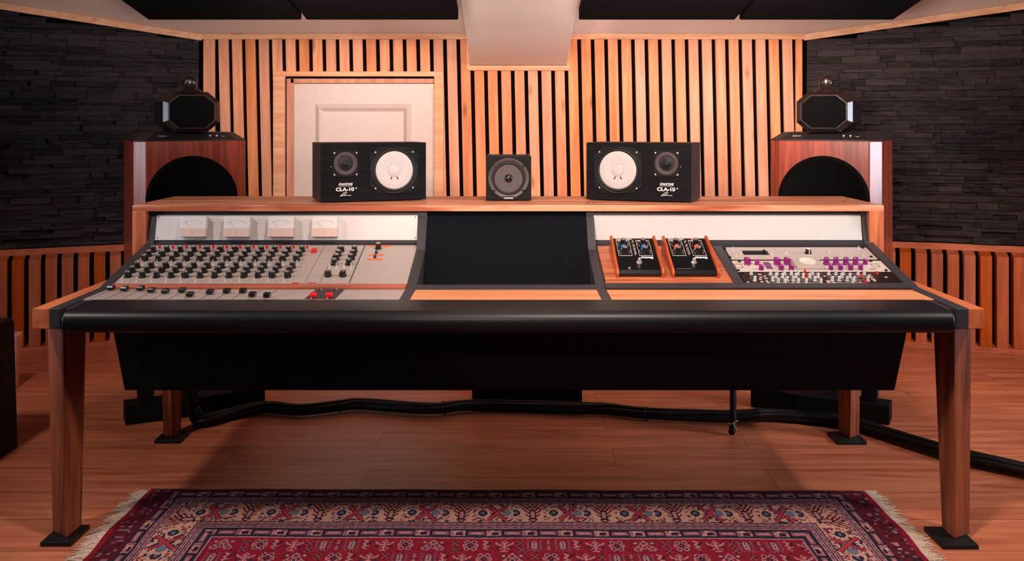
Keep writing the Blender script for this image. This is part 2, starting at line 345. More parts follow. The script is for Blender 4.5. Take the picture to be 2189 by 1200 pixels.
# door in the back wall
d = MB().box(door_l + .05, door_r - .002, YB + .006, YB + .019, 0.005, EYE + 86 * YB / F)
door = struct(d.build('door_1', M['white_door'], bevel=0.001))
cw = 0.066
t = MB(); t.box(door_l - cw, door_l, YB - .012, YB + .02, 0, door_t + .002); t.box(door_r, door_r + cw * .8, YB - .012, YB + .02, 0, door_t + .002)
t.box(door_l - cw, door_r + cw * .8, YB - .014, YB + .02, door_t - .028, door_t)
t.build('door_casing', M['pine_x'], door, bevel=0.002)
t = MB(); t.box(door_l + .008, door_l + .05, YB + .0, YB + .019, 0, door_t - .04); t.box(door_l + .03, door_r - .002, YB + .0, YB + .019, EYE + 87 * YB / F, door_t - .04)
t.build('door_jamb', M['palewood'], door, bevel=0.002)
px0, px1, pz1 = (674 - VX) * YB / F, (879 - VX) * YB / F, EYE + 43 * YB / F
def frame(x0, x1, z0, z1, wd, y0, y1, mb):
    o = [(x0, z0), (x1, z0), (x1, z1), (x0, z1)]; i = [(x0 + wd, z0 + wd), (x1 - wd, z0 + wd), (x1 - wd, z1 - wd), (x0 + wd, z1 - wd)]
    m_ = [((a[0] + b[0]) / 2, (a[1] + b[1]) / 2) for a, b in zip(o, i)]
    mb.rings([[(x, y1, z) for x, z in o], [(x, y0, z) for x, z in m_], [(x, y1 + .004, z) for x, z in i]], caps=False)
t = MB(); frame(px0, px1, .78, pz1, .048, YB - .012, YB + .006, t); frame(px0, px1, .12, .68, .048, YB - .012, YB + .006, t)
t.build('panel_moulding', M['white_door'], door)

# side walls: ledger stone above, slatted wainscot below
def side_wall(side):
    if side == 'left': p0, u, n = Vector((XL, YB, 0)), Vector((-.9243, -.3817, 0)), Vector((.3817, -.9243, 0)); zr = .535
    else: p0, u, n = Vector((XR, YB, 0)), Vector((.9379, -.347, 0)), Vector((-.347, -.9379, 0)); zr = .553
    B = Matrix(((u.x, n.x, 0, p0.x), (u.y, n.y, 0, p0.y), (0, 0, 1, 0), (0, 0, 0, 1)))      # x along the wall, y out into the room
    Lw = 1.75
    top = lambda a: ceil_z((p0 + u * a).y)
    wl = MB().hexa([(-.05, -.10, 0), (Lw, -.10, 0), (Lw, -.03, 0), (-.05, -.03, 0)], [(-.05, -.10, top(0) + .02), (Lw, -.10, top(Lw) + .02), (Lw, -.03, top(Lw) + .02), (-.05, -.03, top(0) + .02)], B)
    wall = struct(wl.build('wall_' + side, M['felt']))
    st = MB(); rnd = random.Random(3 if side == 'left' else 5); z = zr + .006
    while z < 2.35:
        h = rnd.choice([.018, .022, .026, .030, .036]); a = .012 + rnd.uniform(-.1, 0)
        while a < Lw:
            ln = rnd.uniform(.07, .30); a0, a1 = max(a, .012), min(a + ln, Lw)
            if a1 - a0 > .01 and z < top(a1) - .02:
                q = rnd.uniform(-.022, .016); j = lambda s=.007: rnd.uniform(-s, s)
                z1 = min(z + h, min(top(a0), top(a1)) - .034)
                if z1 - z < .006: a += ln; continue
                st.hexa([(a0 + .001, -.031, z), (a1 - .001, -.031, z), (a1 - .001, q + j(), z + .0006), (a0 + .001, q + j(), z + .0006)],
                        [(a0 + .001, -.031, z1), (a1 - .001, -.031, z1), (a1 - .001, q + j(), z1 - .001 + j(.0015)), (a0 + .001, q + j(), z1 - .001 + j(.0015))], B)
            a += ln
        z += h
    st.build('stone_cladding', M['stone'], wall)
    w_ = MB(); k = -1; pitch = .0782
    while k * pitch + .03 < Lw:
        a = .03 + k * pitch; b_ = a + .056; k += 1
        w_.hexa([(a, -.02, .03), (b_, -.02, .03), (b_, .105, .03), (a, .105, .03)], [(a, -.02, zr - .028), (b_, -.02, zr - .028), (b_, .105, zr - .046), (a, .105, zr - .046)], B)
    w_.build('slat_cladding', M['cedar'], wall, bevel=0.0015, seg=1)
    r_ = MB().box(-.02, Lw, -.03, .008, zr - .034, zr, B); struct(r_.build('trim_%d' % (3 if side == 'left' else 4), M['cedar_x'], bevel=0.002))
    r_ = MB().hexa([(0, -.02, top(0) - .035), (Lw, -.02, top(Lw) - .035), (Lw, .022, top(Lw) - .041), (0, .022, top(0) - .041)], [(0, -.02, top(0)), (Lw, -.02, top(Lw)), (Lw, .022, top(Lw) - .005), (0, .022, top(0) - .005)], B)
    struct(r_.build('trim_%d' % (5 if side == 'left' else 6), M['pine_x'], bevel=0.001))
    r_ = MB().box(-.02, Lw, -.03, .112, 0, .030, B); struct(r_.build('baseboard_' + side, M['cedar_x'], bevel=0.002))
side_wall('left'); side_wall('right')

# ================================================================= ACOUSTIC PANELS
def acoustic(x0, x1, label):
    Yf, zf, k, ln, tk = 4.2, 1.655, 0.165, 1.15, 0.055
    cx = (x0 + x1) / 2
    t_ = thing('acoustic_panel', label, 'acoustic panel', (cx, Yf - ln / 2, zf + k * ln / 2), group='dark acoustic panels hung below the ceiling')
    MB().hexa([(x0, Yf - ln, zf + k * ln), (x1, Yf - ln, zf + k * ln), (x1, Yf, zf), (x0, Yf, zf)], [(x0, Yf - ln, zf + k * ln + tk), (x1, Yf - ln, zf + k * ln + tk), (x1, Yf, zf + tk), (x0, Yf, zf + tk)]).build('fabric_panel', M['foam'], t_, bevel=0.006)
    for x in (x0 + .08, x1 - .08):
        for y in (Yf - .15, Yf - ln + .15):
            MB().tube([(x, y, zf + k * (Yf - y) + tk - .004), (x, y, ceil_z(y) + .004)], .0015, 5).build('hanging_wire', M['screw'], t_)
ax = lambda u: (u - VX) * 4.2 / F
acoustic(ax(317), ax(645), 'dark fabric acoustic panel at the far left of the ceiling row')
acoustic(ax(655), ax(980), 'dark fabric acoustic panel just left of the white boxed rafter')
acoustic(ax(1237), ax(1571), 'dark fabric acoustic panel just right of the white boxed rafter')
acoustic(ax(1580), ax(1910), 'dark fabric acoustic panel at the far right of the ceiling row')

# ================================================================= STUDIO DESK
desk = thing('studio_desk', 'long wooden studio desk with black padded front edge and raised speaker shelf', 'desk', (-.011, 3.2, 0))
AL = math.atan2(.7705 - .688, 3.40 - 3.054)                 # slope of the instrument panels
ZS, ZSB = .911, .889
MB().box(-1.348, 1.321, 3.405, 3.83, ZSB, ZS).build('speaker_shelf', M['oak_x'], desk, bevel=0.0025)
for x0, x1 in ((-1.351, -1.303), (1.286, 1.330)):
    MB().box(x0, x1, 2.70, 3.83, .622, .6797).build('side_board', M['oak_y'], desk, bevel=0.002)
for x0, x1 in ((-1.348, -1.299), (1.269, 1.321)):
    MB().box(x0, x1, 3.405, 3.83, .6797, ZSB).build('shelf_post', M['oak_z'], desk, bevel=0.002)
chk = [(2.70, .622), (2.70, .6805), (3.03, .6835), (3.05, .690), (3.40, .7745), (3.413, .787), (3.433, ZSB), (3.62, ZSB), (3.62, .622)]
for x0, x1 in ((-1.303, -1.271), (1.251, 1.286)):
    MB().prism(chk, x0, x1).build('cheek', M['blackpaint'], desk, bevel=0.003)
div = [(2.835, .64), (2.835, .6815), (3.03, .6835), (3.05, .690), (3.40, .7745), (3.413, .787), (3.433, .8885), (3.60, .8885), (3.60, .64)]
for x0, x1 in ((-.334, -.302), (.265, .294)):
    MB().prism(div, x0, x1).build('divider', M['blackpaint'], desk, bevel=0.002)
sh = [(2.72, .623), (2.72, .674), (2.838, .6755), (3.03, .6765), (3.40, .764), (3.417, .778), (3.437, .884), (3.60, .884), (3.60, .623)]
ce = [(2.72, .623), (2.72, .674), (2.838, .6755), (3.00, .6765), (3.003, .681), (3.052, .688), (3.056, .64), (3.25, .64), (3.44, .884), (3.60, .884), (3.60, .623)]
s_ = MB().prism(sh, -1.272, -.333).prism(sh, .293, 1.252).prism(ce, -.333, .293)
s_.box(.294, 1.251, 0, .0475, .003, .0075, T(0, 3.006, .680, math.atan2(.0065, .05)))          # strip above the front wood panel
s_.box(-1.271, -.334, .0, .018, .001, .006, T(0, 3.3965, .7637, AL)); s_.box(.294, 1.251, .0, .018, .001, .006, T(0, 3.3965, .7637, AL))
s_.box(.707, .737, 0.0, .33, .001, .0085, T(0, 3.052, .6865, AL))
s_.build('black_frame', M['blackpaint'], desk)
MB().hexa([(-1.20, 2.97, .374), (1.185, 2.97, .374), (1.185, 3.78, .374), (-1.20, 3.78, .374)], [(-1.216, 2.90, .623), (1.206, 2.90, .623), (1.206, 3.78, .623), (-1.216, 3.78, .623)]).build('lower_case', M['case'], desk, bevel=0.002)
# padded armrest
n = 10; pr = [(2.836, .632), (2.836, .6805), (2.78, .6835), (2.70, .682)]
pr += [(2.668 - .028 * math.sin(a), .653 + .028 * math.cos(a)) for a in [R(90) * i / n for i in range(n + 1)]]
pr += [(2.640, .635), (2.648, .622), (2.70, .620)]
MB().prism(pr, -1.243, 1.222).build('armrest', M['leather'], desk, smooth=40, bevel=0.006)
# screen and panels
scr = MB().box(-.302, .265, 0, .312, 0, .006, T(0, 3.2545, .6418, math.atan2(.244, .19)))
scr.build('screen_panel', M['screen'], desk)
MB().box(-.302, .265, 0.002, .155, 0, .0045, T(0, 2.838, .6762, R(.3))).build('front_wood_panel', M['oak_panel'], desk, bevel=.001)
wp = MB().box(.295, 1.249, 0.002, .160, 0, .0045, T(0, 2.838, .6762, R(.3))); wp.build('front_wood_panel', M['oak_panel'], desk, bevel=.001)
tray = MB().box(.300, .707, 0.004, .343, 0, .0075, T(0, 3.054, .6825, AL)).build('tray_panel', M['tray'], desk, bevel=.001)
AM = math.atan2(.0925, .018)
MB().box(.291, 1.246, .006, .096, 0.002, .0065, T(0, 3.416, .779, AM)).build('blank_panel', M['blank'], desk, bevel=.001)
for x, y in ((-1.318, 3.46), (-1.325, 3.72), (1.285, 3.46), (1.30, 3.72), (-.32, 3.50), (.275, 3.50), (-1.27, 3.58), (1.24, 3.58)):
    MB().lathe([(.006, ZS - .002), (.006, ZS + .0006)], 10, T(x, y, 0)).build('shelf_screw', M['screw'], desk)
def leg(bot, top, pad):
    l = MB().hexa([(x, y, .013) for x, y in bot], [(x, y, .6235) for x, y in top]).build('leg', M['oak_leg'], desk, bevel=0.003)
    MB().box(*pad, 0, .013).build('foot_pad', M['rubber'], l, bevel=0.002)
leg([(-1.2755, 2.745), (-1.271, 2.834), (-1.335, 2.86), (-1.337, 2.79)], [(-1.285, 2.745), (-1.270, 2.862), (-1.349, 2.88), (-1.350, 2.785)], (-1.338, -1.250, 2.718, 2.840))
leg([(1.264, 2.739), (1.323, 2.771), (1.323, 2.84), (1.261, 2.8146)], [(1.263, 2.739), (1.329, 2.775), (1.329, 2.875), (1.252, 2.853)], (1.213, 1.315, 2.70, 2.828))
leg([(-1.286, 3.628), (-1.273, 3.69), (-1.327, 3.70), (-1.327, 3.65)], [(-1.30, 3.62), (-1.270, 3.72), (-1.350, 3.735), (-1.350, 3.65)], (-1.342, -1.246, 3.595, 3.705))
leg([(1.276, 3.620), (1.322, 3.65), (1.322, 3.69), (1.252, 3.68)], [(1.285, 3.62), (1.329, 3.65), (1.329, 3.72), (1.252, 3.70)], (1.217, 1.326, 3.58, 3.700))

# ================================================================= MIXING CONSOLE
def chan(u, v):                                               # place on the sloping panels
    y = 1.2401 / (.2384 + (v - VY) / F)
    return (u - VX) * y / F, (y - 3.054) / math.cos(AL)
def fad(u, v):                                                # place on the flat fader strip
    y = .519 / ((v - VY) / F); return (u - VX) * y / F, y - 2.838
mix = thing('mixing_console', 'grey analog mixing console section with black knobs and four meters', 'mixing console', (-.80, 3.05, .66))
O = mix.location
chp = put('channel_panel', MB().box(-1.27, -.335, .010, .3535, 0, .006).mesh('channel_panel', M['silver']), mix, Vector((0, 3.054, .6825)) - O, (AL, 0, 0), bevel=.0008)
sm = MB()
for X in (-.662, -.615): sm.box(X - .0008, X + .0008, .011, .353, .0055, .0064)
for j in range(1, 12): sm.box(-1.2725 + .047 * j - .0004, -1.2725 + .047 * j + .0004, .011, .353, .0055, .0062)
put('panel_seam', sm.mesh('panel_seam', M['seam']), chp)
put('panel_seam', MB().box(-.5215, -.5185, .011, .353, .0055, .0066).mesh('panel_seam', M['slot']), chp)
PZ = .006
def knob_mesh(name, r, h, top, body):
    k = MB(); k.lathe([(r * 1.22, 0), (r * 1.25, .0018), (r * 1.02, .0035), (r * .92, h * .8), (r * 1.0, h * .92), (r * .9, h)], 18)
    k.box(-r * .16, r * .16, -r * 1.35, -r * .7, .0005, h * .75)
    k.m = 1; k.lathe([(r * .74, h - .0005), (r * .70, h + .0012)], 18)
    return k.mesh(name, [body, top], 35)
KM = knob_mesh('knob', .0098, .021, M['knobtop'], M['knob'])
TG = MB().lathe([(.0045, 0), (.0045, .002), (.0022, .003)], 10); TG.tube([(0, 0, .002), (0, .004, .016)], [.0012, .0022], 8); TG = TG.mesh('toggle_switch', M['chrome'], 40)
rows = [538.5, 548, 557.5, 573, 582.5, 593]
for j in range(12):
    for i, v in enumerate(rows):
        s0 = chan(600, v)[1]
        put('knob', KM, chp, (-1.2465 + .047 * j, s0, PZ), (0, 0, random.uniform(-2.2, 2.2)))
    for dx, v in ((-.009, 566.5), (.009, 566.5), (-.004, 602.5)):
        put('toggle_switch', TG, chp, (-1.2465 + .047 * j + dx, chan(600, v)[1], PZ), (0, 0, random.choice((0, 0, 0, 3.14))))
    lampb = MB().box(-.0035, .0035, -.0035, .0035, 0, .012); put('red_button', lampb.mesh('red_button', M['red']), chp, (-1.2355 + .047 * j, chan(600, 531.5)[1], PZ))
for j in range(2):
    for v in (538.5, 547.5, 556, 566):
        put('knob', KM, chp, (-.596 + .0485 * j, chan(600, v)[1], PZ), (0, 0, random.uniform(-2, 2)))
    put('knob', KM, chp, (-.597 + .048 * j, chan(600, 591)[1], PZ), (0, 0, random.uniform(-2, 2)))
    for dx in (-.011, .013): put('toggle_switch', TG, chp, (-.597 + .0485 * j + dx, chan(600, 573)[1], PZ))
x, y = chan(809, 532); put('knob', KM, chp, (x, y, PZ), (0, 0, .4))
SK = MB().lathe([(.005, 0), (.0042, .010), (.003, .0115)], 12).mesh('push_button', M['knob'], 40)
for u, v in ((804.6, 542.5), (801.8, 551.5)): x, y = chan(u, v); put('push_button', SK, chp, (x, y, PZ))
put('red_button', MB().box(-.009, .009, -.008, .010, 0, .014).mesh('red_button', M['red']), chp, (*chan(671.7, 540), PZ), bevel=.002)
tp = MB()
for u0, u1, v, hh in ((789, 836.6, 526.5, .006), (787, 820, 546, .006), (784.5, 818, 555, .006)):
    x0, y = chan(u0, v); x1, _ = chan(u1, v); tp.box(x0, x1, y - hh, y + hh, PZ - .0004, PZ + .0006)
put('tape_label', tp.mesh('tape_label', M['orange']), chp)
tp = MB()
for u0, u1, v in ((624.6, 640, 605.6), (657.5, 676.8, 605.2)):
    x0, y = chan(u0, v); x1, _ = chan(u1, v); k = 6
    for i in range(k): tp.box(x0 + (x1 - x0) * i / k, x0 + (x1 - x0) * (i + .8) / k, y - .003, y + random.choice((.003, .005)), PZ - .0004, PZ + .0006)
put('red_marking', tp.mesh('red_marking', M['red']), chp)
MB().box(-1.271, -.335, .004, .0425, 0, .0095, T(0, 3.010, .6765, math.atan2(.006, .044))).build('wood_strip', M['redwood'], mix, bevel=.001)
# fader strip
fp = put('fader_panel', MB().box(-1.27, -.333, .002, .168, 0, .0045).mesh('fader_panel', M['silver2']), mix, Vector((0, 2.838, .6762)) - O, bevel=.0006)
FZ = .0045
sl_ = MB()
for j in range(12): sl_.box(-1.2525 + .047 * j - .0009, -1.2525 + .047 * j + .0009, .006, .160, FZ - .0005, FZ + .0004)
put('fader_slot', sl_.mesh('fader_slot', M['slot']), fp)
put('master_plate', MB().box(-.614, -.524, .003, .167, FZ - .001, FZ + .0012).mesh('master_plate', M['blackpaint']), fp)
sl_ = MB()
for X in (-.599, -.551): sl_.box(X - .0012, X + .0012, .01, .158, FZ + .0008, FZ + .0018)
put('fader_slot', sl_.mesh('fader_slot', M['matte']), fp)
ch_ = MB().lathe([(.0025, FZ), (.0025, FZ + .003)], 8).mesh('screw', M['chrome'])
for X in (-.596, -.548):
    for s0 in (.008, .160): put('screw', ch_, fp, (X, s0, 0))
def cap_mesh(nm, mt):
    c = MB(); c.prism([(-.012, 0), (-.012, .008), (-.008, .013), (-.0025, .010), (.0025, .010), (.008, .013), (.012, .008), (.012, 0)], -.0095, .0095)
    return c.mesh(nm, mt)
CB, CR = cap_mesh('fader_cap', M['knob']), cap_mesh('fader_cap', M['red'])
for u, v in ((237.4, 621), (266.4, 623), (300.7, 622), (323.6, 626), (353.5, 628), (389.6, 626), (406.4, 635), (449, 629.5), (485, 627.5), (519.7, 627), (540, 635), (571, 636.5)):
    x, y = fad(u, v); put('fader_cap', CB, fp, (x, y, FZ + .003), bevel=.001)
for u, v in ((669.8, 637), (703.7, 637)):
    x, y = fad(u, v); put('fader_cap', CR, fp, (x, y, FZ + .003), bevel=.001)
# meter bridge
mp_ = put('meter_panel', MB().box(-1.27, -.337, .006, .096, .002, .0065).mesh('meter_panel', M['offwhite']), mix, Vector((0, 3.416, .779)) - O, (AM, 0, 0), bevel=.001)
for X in (-1.262, -.345):
    for s0 in (.014, .088): put('screw', MB().lathe([(.0025, .006), (.002, .0075)], 8).mesh('screw', M['screw']), mp_, (X, s0, 0))
for X in (-1.1277, -.9735, -.8173, -.663):
    vm = MB().box(-.0445, .0445, -.036, .036, 0, .030)
    vm = put('vu_meter', vm.mesh('vu_meter', M['meterface']), mp_, (X, .0525, .0065), bevel=.002)
    c = MB().box(-.045, .045, -.0365, -.006, .004, .033); c.m = 1; c.lathe([(.0022, .0328), (.0018, .0338)], 10, T(0, -.022, 0))
    put('meter_cover', c.mesh('meter_cover', [M['pinkcover'], M['grey']]), vm, bevel=.0015)
    nd = MB(); nd.tube([(-.008, -.005, .0305), (-.028, .018, .0305)], .0003, 4)
    pts = [(.052 * math.sin(a), -.030 + .052 * math.cos(a), .0303) for a in [R(-38 + 4 * i) for i in range(15)]]; nd.tube(pts, .0003, 4)
    nd.m = 1; nd.tube([(.052 * math.sin(a), -.030 + .052 * math.cos(a), .0303) for a in [R(18 + 4 * i) for i in range(6)]], .0004, 4)
    put('meter_scale', nd.mesh('meter_scale', [M['grey'], M['red']]), vm)

# ================================================================= EFFECTS PEDALS ON THE TRAY
def slope_pt(x, s, h=0.0):                                    # world point on the tray's slope
    return Vector((x, 3.054 + s * math.cos(AL) - h * math.sin(AL), .6825 + s * math.sin(AL) + h * math.cos(AL)))
def pedal(x, s, label, kcol, sticker):
    t_ = thing('effects_pedal', label, 'effects pedal', slope_pt(x, s, .0076), (AL, 0, 0), 'wedge pedals on the wooden tray')
    W, Ln, cw_ = .0775, .229, .0085
    h0, h1 = .022, .052                                       # front and rear height
    top = lambda y: h0 + (h1 - h0) * (y - .012) / (Ln - .012)
    MB().prism([(0.004, .004), (0.002, .014), (.012, h0), (Ln - .002, h1), (Ln, .004)], -W + cw_, W - cw_).build('enclosure', M['gloss'], t_, local=True, bevel=.002)
    for sx in (-1, 1):
        a, b_ = sorted((sx * W, sx * (W - cw_)))
        MB().prism([(-.004, 0), (-.006, .018), (.008, h0 + .008), (Ln * .45, h0 + .020), (Ln * .62, h1 + .003), (Ln - .01, h1 + .012), (Ln + .002, h1 + .006), (Ln + .002, 0)], a, b_).build('side_panel', M['padauk'], t_, local=True, bevel=.0018)
    tilt = math.atan2(h1 - h0, Ln - .012)
    P = lambda X, y, up=0.0: T(X, y, top(y) + up, tilt)
    def rect(mb, xa, xb, ya, yb, th=.0008):
        for a, b_, c_, d_ in ((xa, xb, ya, ya + th * 1.6), (xa, xb, yb - th * 1.6, yb), (xa, xa + th, ya, yb), (xb - th, xb, ya, yb)):
            mb.hexa([(a, c_, top(c_) - .0003), (b_, c_, top(c_) - .0003), (b_, d_, top(d_) - .0003), (a, d_, top(d_) - .0003)], [(a, c_, top(c_) + .0005), (b_, c_, top(c_) + .0005), (b_, d_, top(d_) + .0005), (a, d_, top(d_) + .0005)])
    g = MB(); rect(g, -.058, -.013, .105, .212); rect(g, .010, .055, .105, .212)
    for cx in (-.0355, .0325):
        for cy, r in ((.186, .0165), (.134, .0165)):
            for i in range(9):
                a = R(-130 + 32.5 * i); g.box(-.0007, .0007, r, r + .004, -.0003, .0005, P(cx, cy) @ Matrix.Rotation(-a, 4, 'Z'))
        g.box(cx - .02, cx - .006, .2065, .2105, 0, .0006, T(0, 0, top(.2085) - .0003, 0)); g.box(cx + .008, cx + .019, .2065, .2105, 0, .0006, T(0, 0, top(.2085) - .0003, 0))
    g.build('panel_printing', M['white'], t_, local=True)
    kb = MB(); r, h = .0105, .017
    kb.lathe([(r * 1.15, 0), (r * 1.1, .003), (r * .9, .004), (r * .82, h)], 18); kb.m = 1; kb.lathe([(r * .78, h - .0005), (r * .74, h + .001)], 18)
    kb = kb.mesh('knob', [M['knob'], M['knobtop']], 35)
    for cx in (-.0355, .0325):
        for cy in (.190, .134):
            o = put('knob', kb, t_); o.matrix_local = P(cx, cy)
        rk = MB(); rk.box(-.0105, .0, -.005, .005, 0, .010); rk.box(.0, .0105, -.005, .005, 0, .006); rk.lathe([(.006, 0), (.0055, .012), (.0035, .014)], 12, T(-.001, 0, 0))
        o = put('rocker_switch', rk.mesh('rocker_switch', kcol), t_, bevel=.0012); o.matrix_local = P(cx, .156); o['label'] = 'coloured rocker switch'
    jk = MB().lathe([(.0042, 0), (.0042, .002), (.003, .003), (.0028, .007)], 10).mesh('indicator_lamp', M['knobtop'], 40)
    for cy in (.200, .172, .150, .135, .118):
        o = put('indicator_lamp', jk, t_); o.matrix_local = P(-.0015, cy)
    fs = MB().lathe([(.0095, 0), (.0095, .002), (.0062, .004), (.0062, .009), (.0048, .009), (.0048, .016), (.0036, .0178)], 20).mesh('footswitch', M['steel'], 40)
    o = put('footswitch', fs, t_); o.matrix_local = P(0.004, .060)
    lettering('brand_lettering', 'moog', .0175, M['white'], t_, P(.034, .0885, .0004), fat=.0007, sx=.98)
    lettering('model_lettering', 'moogerfooger', .0095, M['white'], t_, P(-.030, .2165, .0004), fat=.0002, sx=1.0)
    if sticker:
        s2 = MB().box(.022, .045, .214, .223, -.0003, .0012, T(0, 0, top(.219), tilt * 0)).build('sticker', M['orange'], t_, local=True)
        MB().box(-.060, -.010, -.0006, .0006, 0, .0004, P(0, .020)).build('scratch_mark', M['grey'], t_, local=True)
    else:
        s2 = MB(); s2.lathe([(.0018, 0), (.0018, .0006)], 8, P(-.036, .023)); s2.lathe([(.0018, 0), (.0018, .0006)], 8, P(-.031, .028)); s2.lathe([(.0016, 0), (.0016, .0006)], 8, P(-.031, .017)); s2.build('emblem', M['white'], t_, local=True)
pedal(.4147, .052, 'black wedge pedal with wooden cheeks and blue switches', M['blue'], False)
pedal(.5945, .052, 'black wedge pedal with wooden cheeks and orange switches', M['orange'], True)

# ================================================================= RACK UNITS
bay = MB().box(.737, 1.249, .0, .343, .0, .003, T(0, 3.054, .6825, AL)); bay.build('rack_bay', M['matte'], desk)
def unit(name, label, s0, s1, x0, x1, mt, cat='rack unit'):
    t_ = thing(name, label, cat, slope_pt((x0 + x1) / 2, s0, .0), (AL, 0, 0), 'rack units set into the right of the desk')
    w_, h_ = (x1 - x0) / 2, s1 - s0
    f = MB().box(-w_, w_, 0, h_, .0032, .0065).build('faceplate', mt, t_, local=True, bevel=.0012)
    return t_, (x0 + x1) / 2, s0
def on(u, v, cx, s0): x, s = chan(u, v); return x - cx, s - s0
TOPZ = .0065
# grey unit
_, sA1 = chan(1700, 529); _, sA0 = chan(1700, 554.5)
g1, cx, s0 = unit('rack_unit', 'grey rack unit with dark display window, topmost of the three', sA0, sA1, .747, 1.246, M['silver'])
def put_on(name, me, t_, cx, s0, u, v, z=TOPZ, rot=(0, 0, 0), bevel=0):
    x, s = on(u, v, cx, s0); return put(name, me, t_, (x, s, z), rot, bevel)
xa, ya = on(1588, 545.5, cx, s0); xb, yb = on(1640, 537, cx, s0)
xw0 = on(1590, 545.5, cx, s0)[0]; xw1 = on(1644.5, 545.5, cx, s0)[0]
w_ = MB().box(xw0, xw1, ya, yb, TOPZ - .001, TOPZ + .001).build('display_window', M['matte'], g1, local=True)
MB().box(xw1 - .018, xw1 - .012, ya + .014, ya + .022, TOPZ, TOPZ + .012).build('slider', M['knob'], g1, local=True)
MB().box(xw0 + .030, xw0 + .036, ya + .018, ya + .024, TOPZ, TOPZ + .004).build('slider', M['knob'], g1, local=True)
bk_ = MB().lathe([(.0125, 0), (.0125, .004), (.0095, .006), (.009, .017), (.008, .018)], 22); bk_.m = 1; bk_.lathe([(.0078, .0178), (.0075, .019)], 20); bk_.lathe([(.0150, 0), (.0150, .0012)], 24); bk_.box(-.0012, .0012, -.0128, -.006, .001, .0182)
put_on('dial_knob', bk_.mesh('dial_knob', [M['knob'], M['chrome']], 35), g1, cx, s0, 1727, 543)
TS = MB().lathe([(.0035, 0), (.0035, .0015), (.002, .0025)], 10); TS.tube([(0, 0, .002), (0, .003, .011)], [.001, .0018], 8); TS = TS.mesh('toggle_switch', M['chrome'], 40)
for u, v in ((1567, 535), (1574, 548), (1584, 544), (1650, 544), (1772, 541), (1798, 542), (1836, 534), (1846, 548)): put_on('toggle_switch', TS, g1, cx, s0, u, v, rot=(0, 0, random.uniform(-1, 1)))
put_on('round_button', MB().lathe([(.006, 0), (.006, .005), (.004, .006)], 14).mesh('round_button', M['clear'], 40), g1, cx, s0, 1680, 542.5)
SC = MB().lathe([(.0055, 0), (.005, .003), (.003, .004)], 12).mesh('rack_screw', M['screw'], 40)
for u, v in ((1549, 532), (1560, 551), (1844, 531), (1862, 550)): put_on('rack_screw', SC, g1, cx, s0, u, v)
# cream unit with purple knobs
_, sB1 = chan(1700, 558); _, sB0 = chan(1700, 580.5)
g2, cx, s0 = unit('rack_unit', 'cream rack unit with purple knobs and raised round dial plate', sB0, sB1, .744, 1.249, M['cream'])
def flat_knob(nm, r, h, mt):
    k = MB(); k.lathe([(r, 0), (r * 1.02, h * .15), (r * .9, h * .2), (r * .88, h * .92), (r * .8, h)], 16)
    k.box(-r * .3, r * .3, -r * 1.05, r * 1.05, h * .25, h * 1.0)
    k.m = 1; k.box(-r * .06, r * .06, -r * 1.08, 0, h * .97, h * 1.02)
    return k.mesh(nm, [mt, M['white']], 35)
PK, PS = flat_knob('purple_knob', .0105, .024, M['purple']), flat_knob('purple_knob', .0085, .017, M['purple'])
Z4 = lambda a, b_: (1520 + a / 4.56, 440 + b_ / 4.56)
for a, b_ in ((352, 576), (640, 576), (738, 576), (1120, 576), (1213, 576), (1310, 576), (1405, 576)): put_on('purple_knob', PK, g2, cx, s0, *Z4(a, b_), rot=(0, 0, random.uniform(-1, 1)))
for a, b_ in ((447, 576), (487, 626), (680, 626), (780, 628), (1165, 626), (1260, 626), (1358, 626), (1455, 626), (1500, 572)): put_on('purple_knob', PS, g2, cx, s0, *Z4(a, b_), rot=(0, 0, random.uniform(-1, 1)))
x0_, y0_ = on(*Z4(838, 632), cx, s0); x1_ = on(*Z4(1118, 632), cx, s0)[0]
pl = MB().box(x0_, x1_, y0_ + .001, y0_ + .088, TOPZ - .002, TOPZ + .012).build('dial_plate', M['silver'], g2, local=True, bevel=.004)
cx2, cy2 = (x0_ + x1_) / 2, y0_ + .050
dr = MB().lathe([(.027, 0), (.027, .003), (.0245, .003), (.021, .0006), (.0, .0006)], 32).mesh('dial_ring', M['dish'], 40)
put('dial_ring', dr, pl, (cx2, cy2, TOPZ + .012))
x0_, y0_ = on(*Z4(545, 620), cx, s0); x1_, y1_ = on(*Z4(510, 552), cx, s0)
MB().box(x0_ - .0, x0_ + .022, y0_, y1_, TOPZ - .0005, TOPZ + .0006).build('tape_swatch', M['violet'], g2, local=True)
pr_ = MB()
for a, b_, c_, d_ in ((245, 572, 310, 608), (1580, 570, 1635, 600)):
    xa, ya = on(*Z4(a, d_), cx, s0); xb, yb = on(*Z4(c_, b_), cx, s0); xb = xa + .024
    for q in ((xa, xb, ya, ya + .002), (xa, xb, yb - .002, yb), (xa, xa + .0014, ya, yb), (xb - .0014, xb, ya, yb)): pr_.box(*q, TOPZ - .0004, TOPZ + .0005)
for a, b_, ln in ((620, 600, .02), (1210, 600, .016), (1310, 600, .016), (1420, 600, .016), (1540, 622, .022)):
    xa, ya = on(*Z4(a, b_), cx, s0); pr_.box(xa, xa + ln, ya - .002, ya + .002, TOPZ - .0004, TOPZ + .0006)
pr_.build('panel_printing', M['slot'], g2, local=True)
for a, b_ in ((275, 548), (265, 634), (1555, 545), (1705, 634)): put_on('rack_screw', SC, g2, cx, s0, *Z4(a, b_))
for a, b_ in ((345, 612), (1620, 618), (330, 560)): put_on('toggle_switch', TS, g2, cx, s0, *Z4(a, b_))
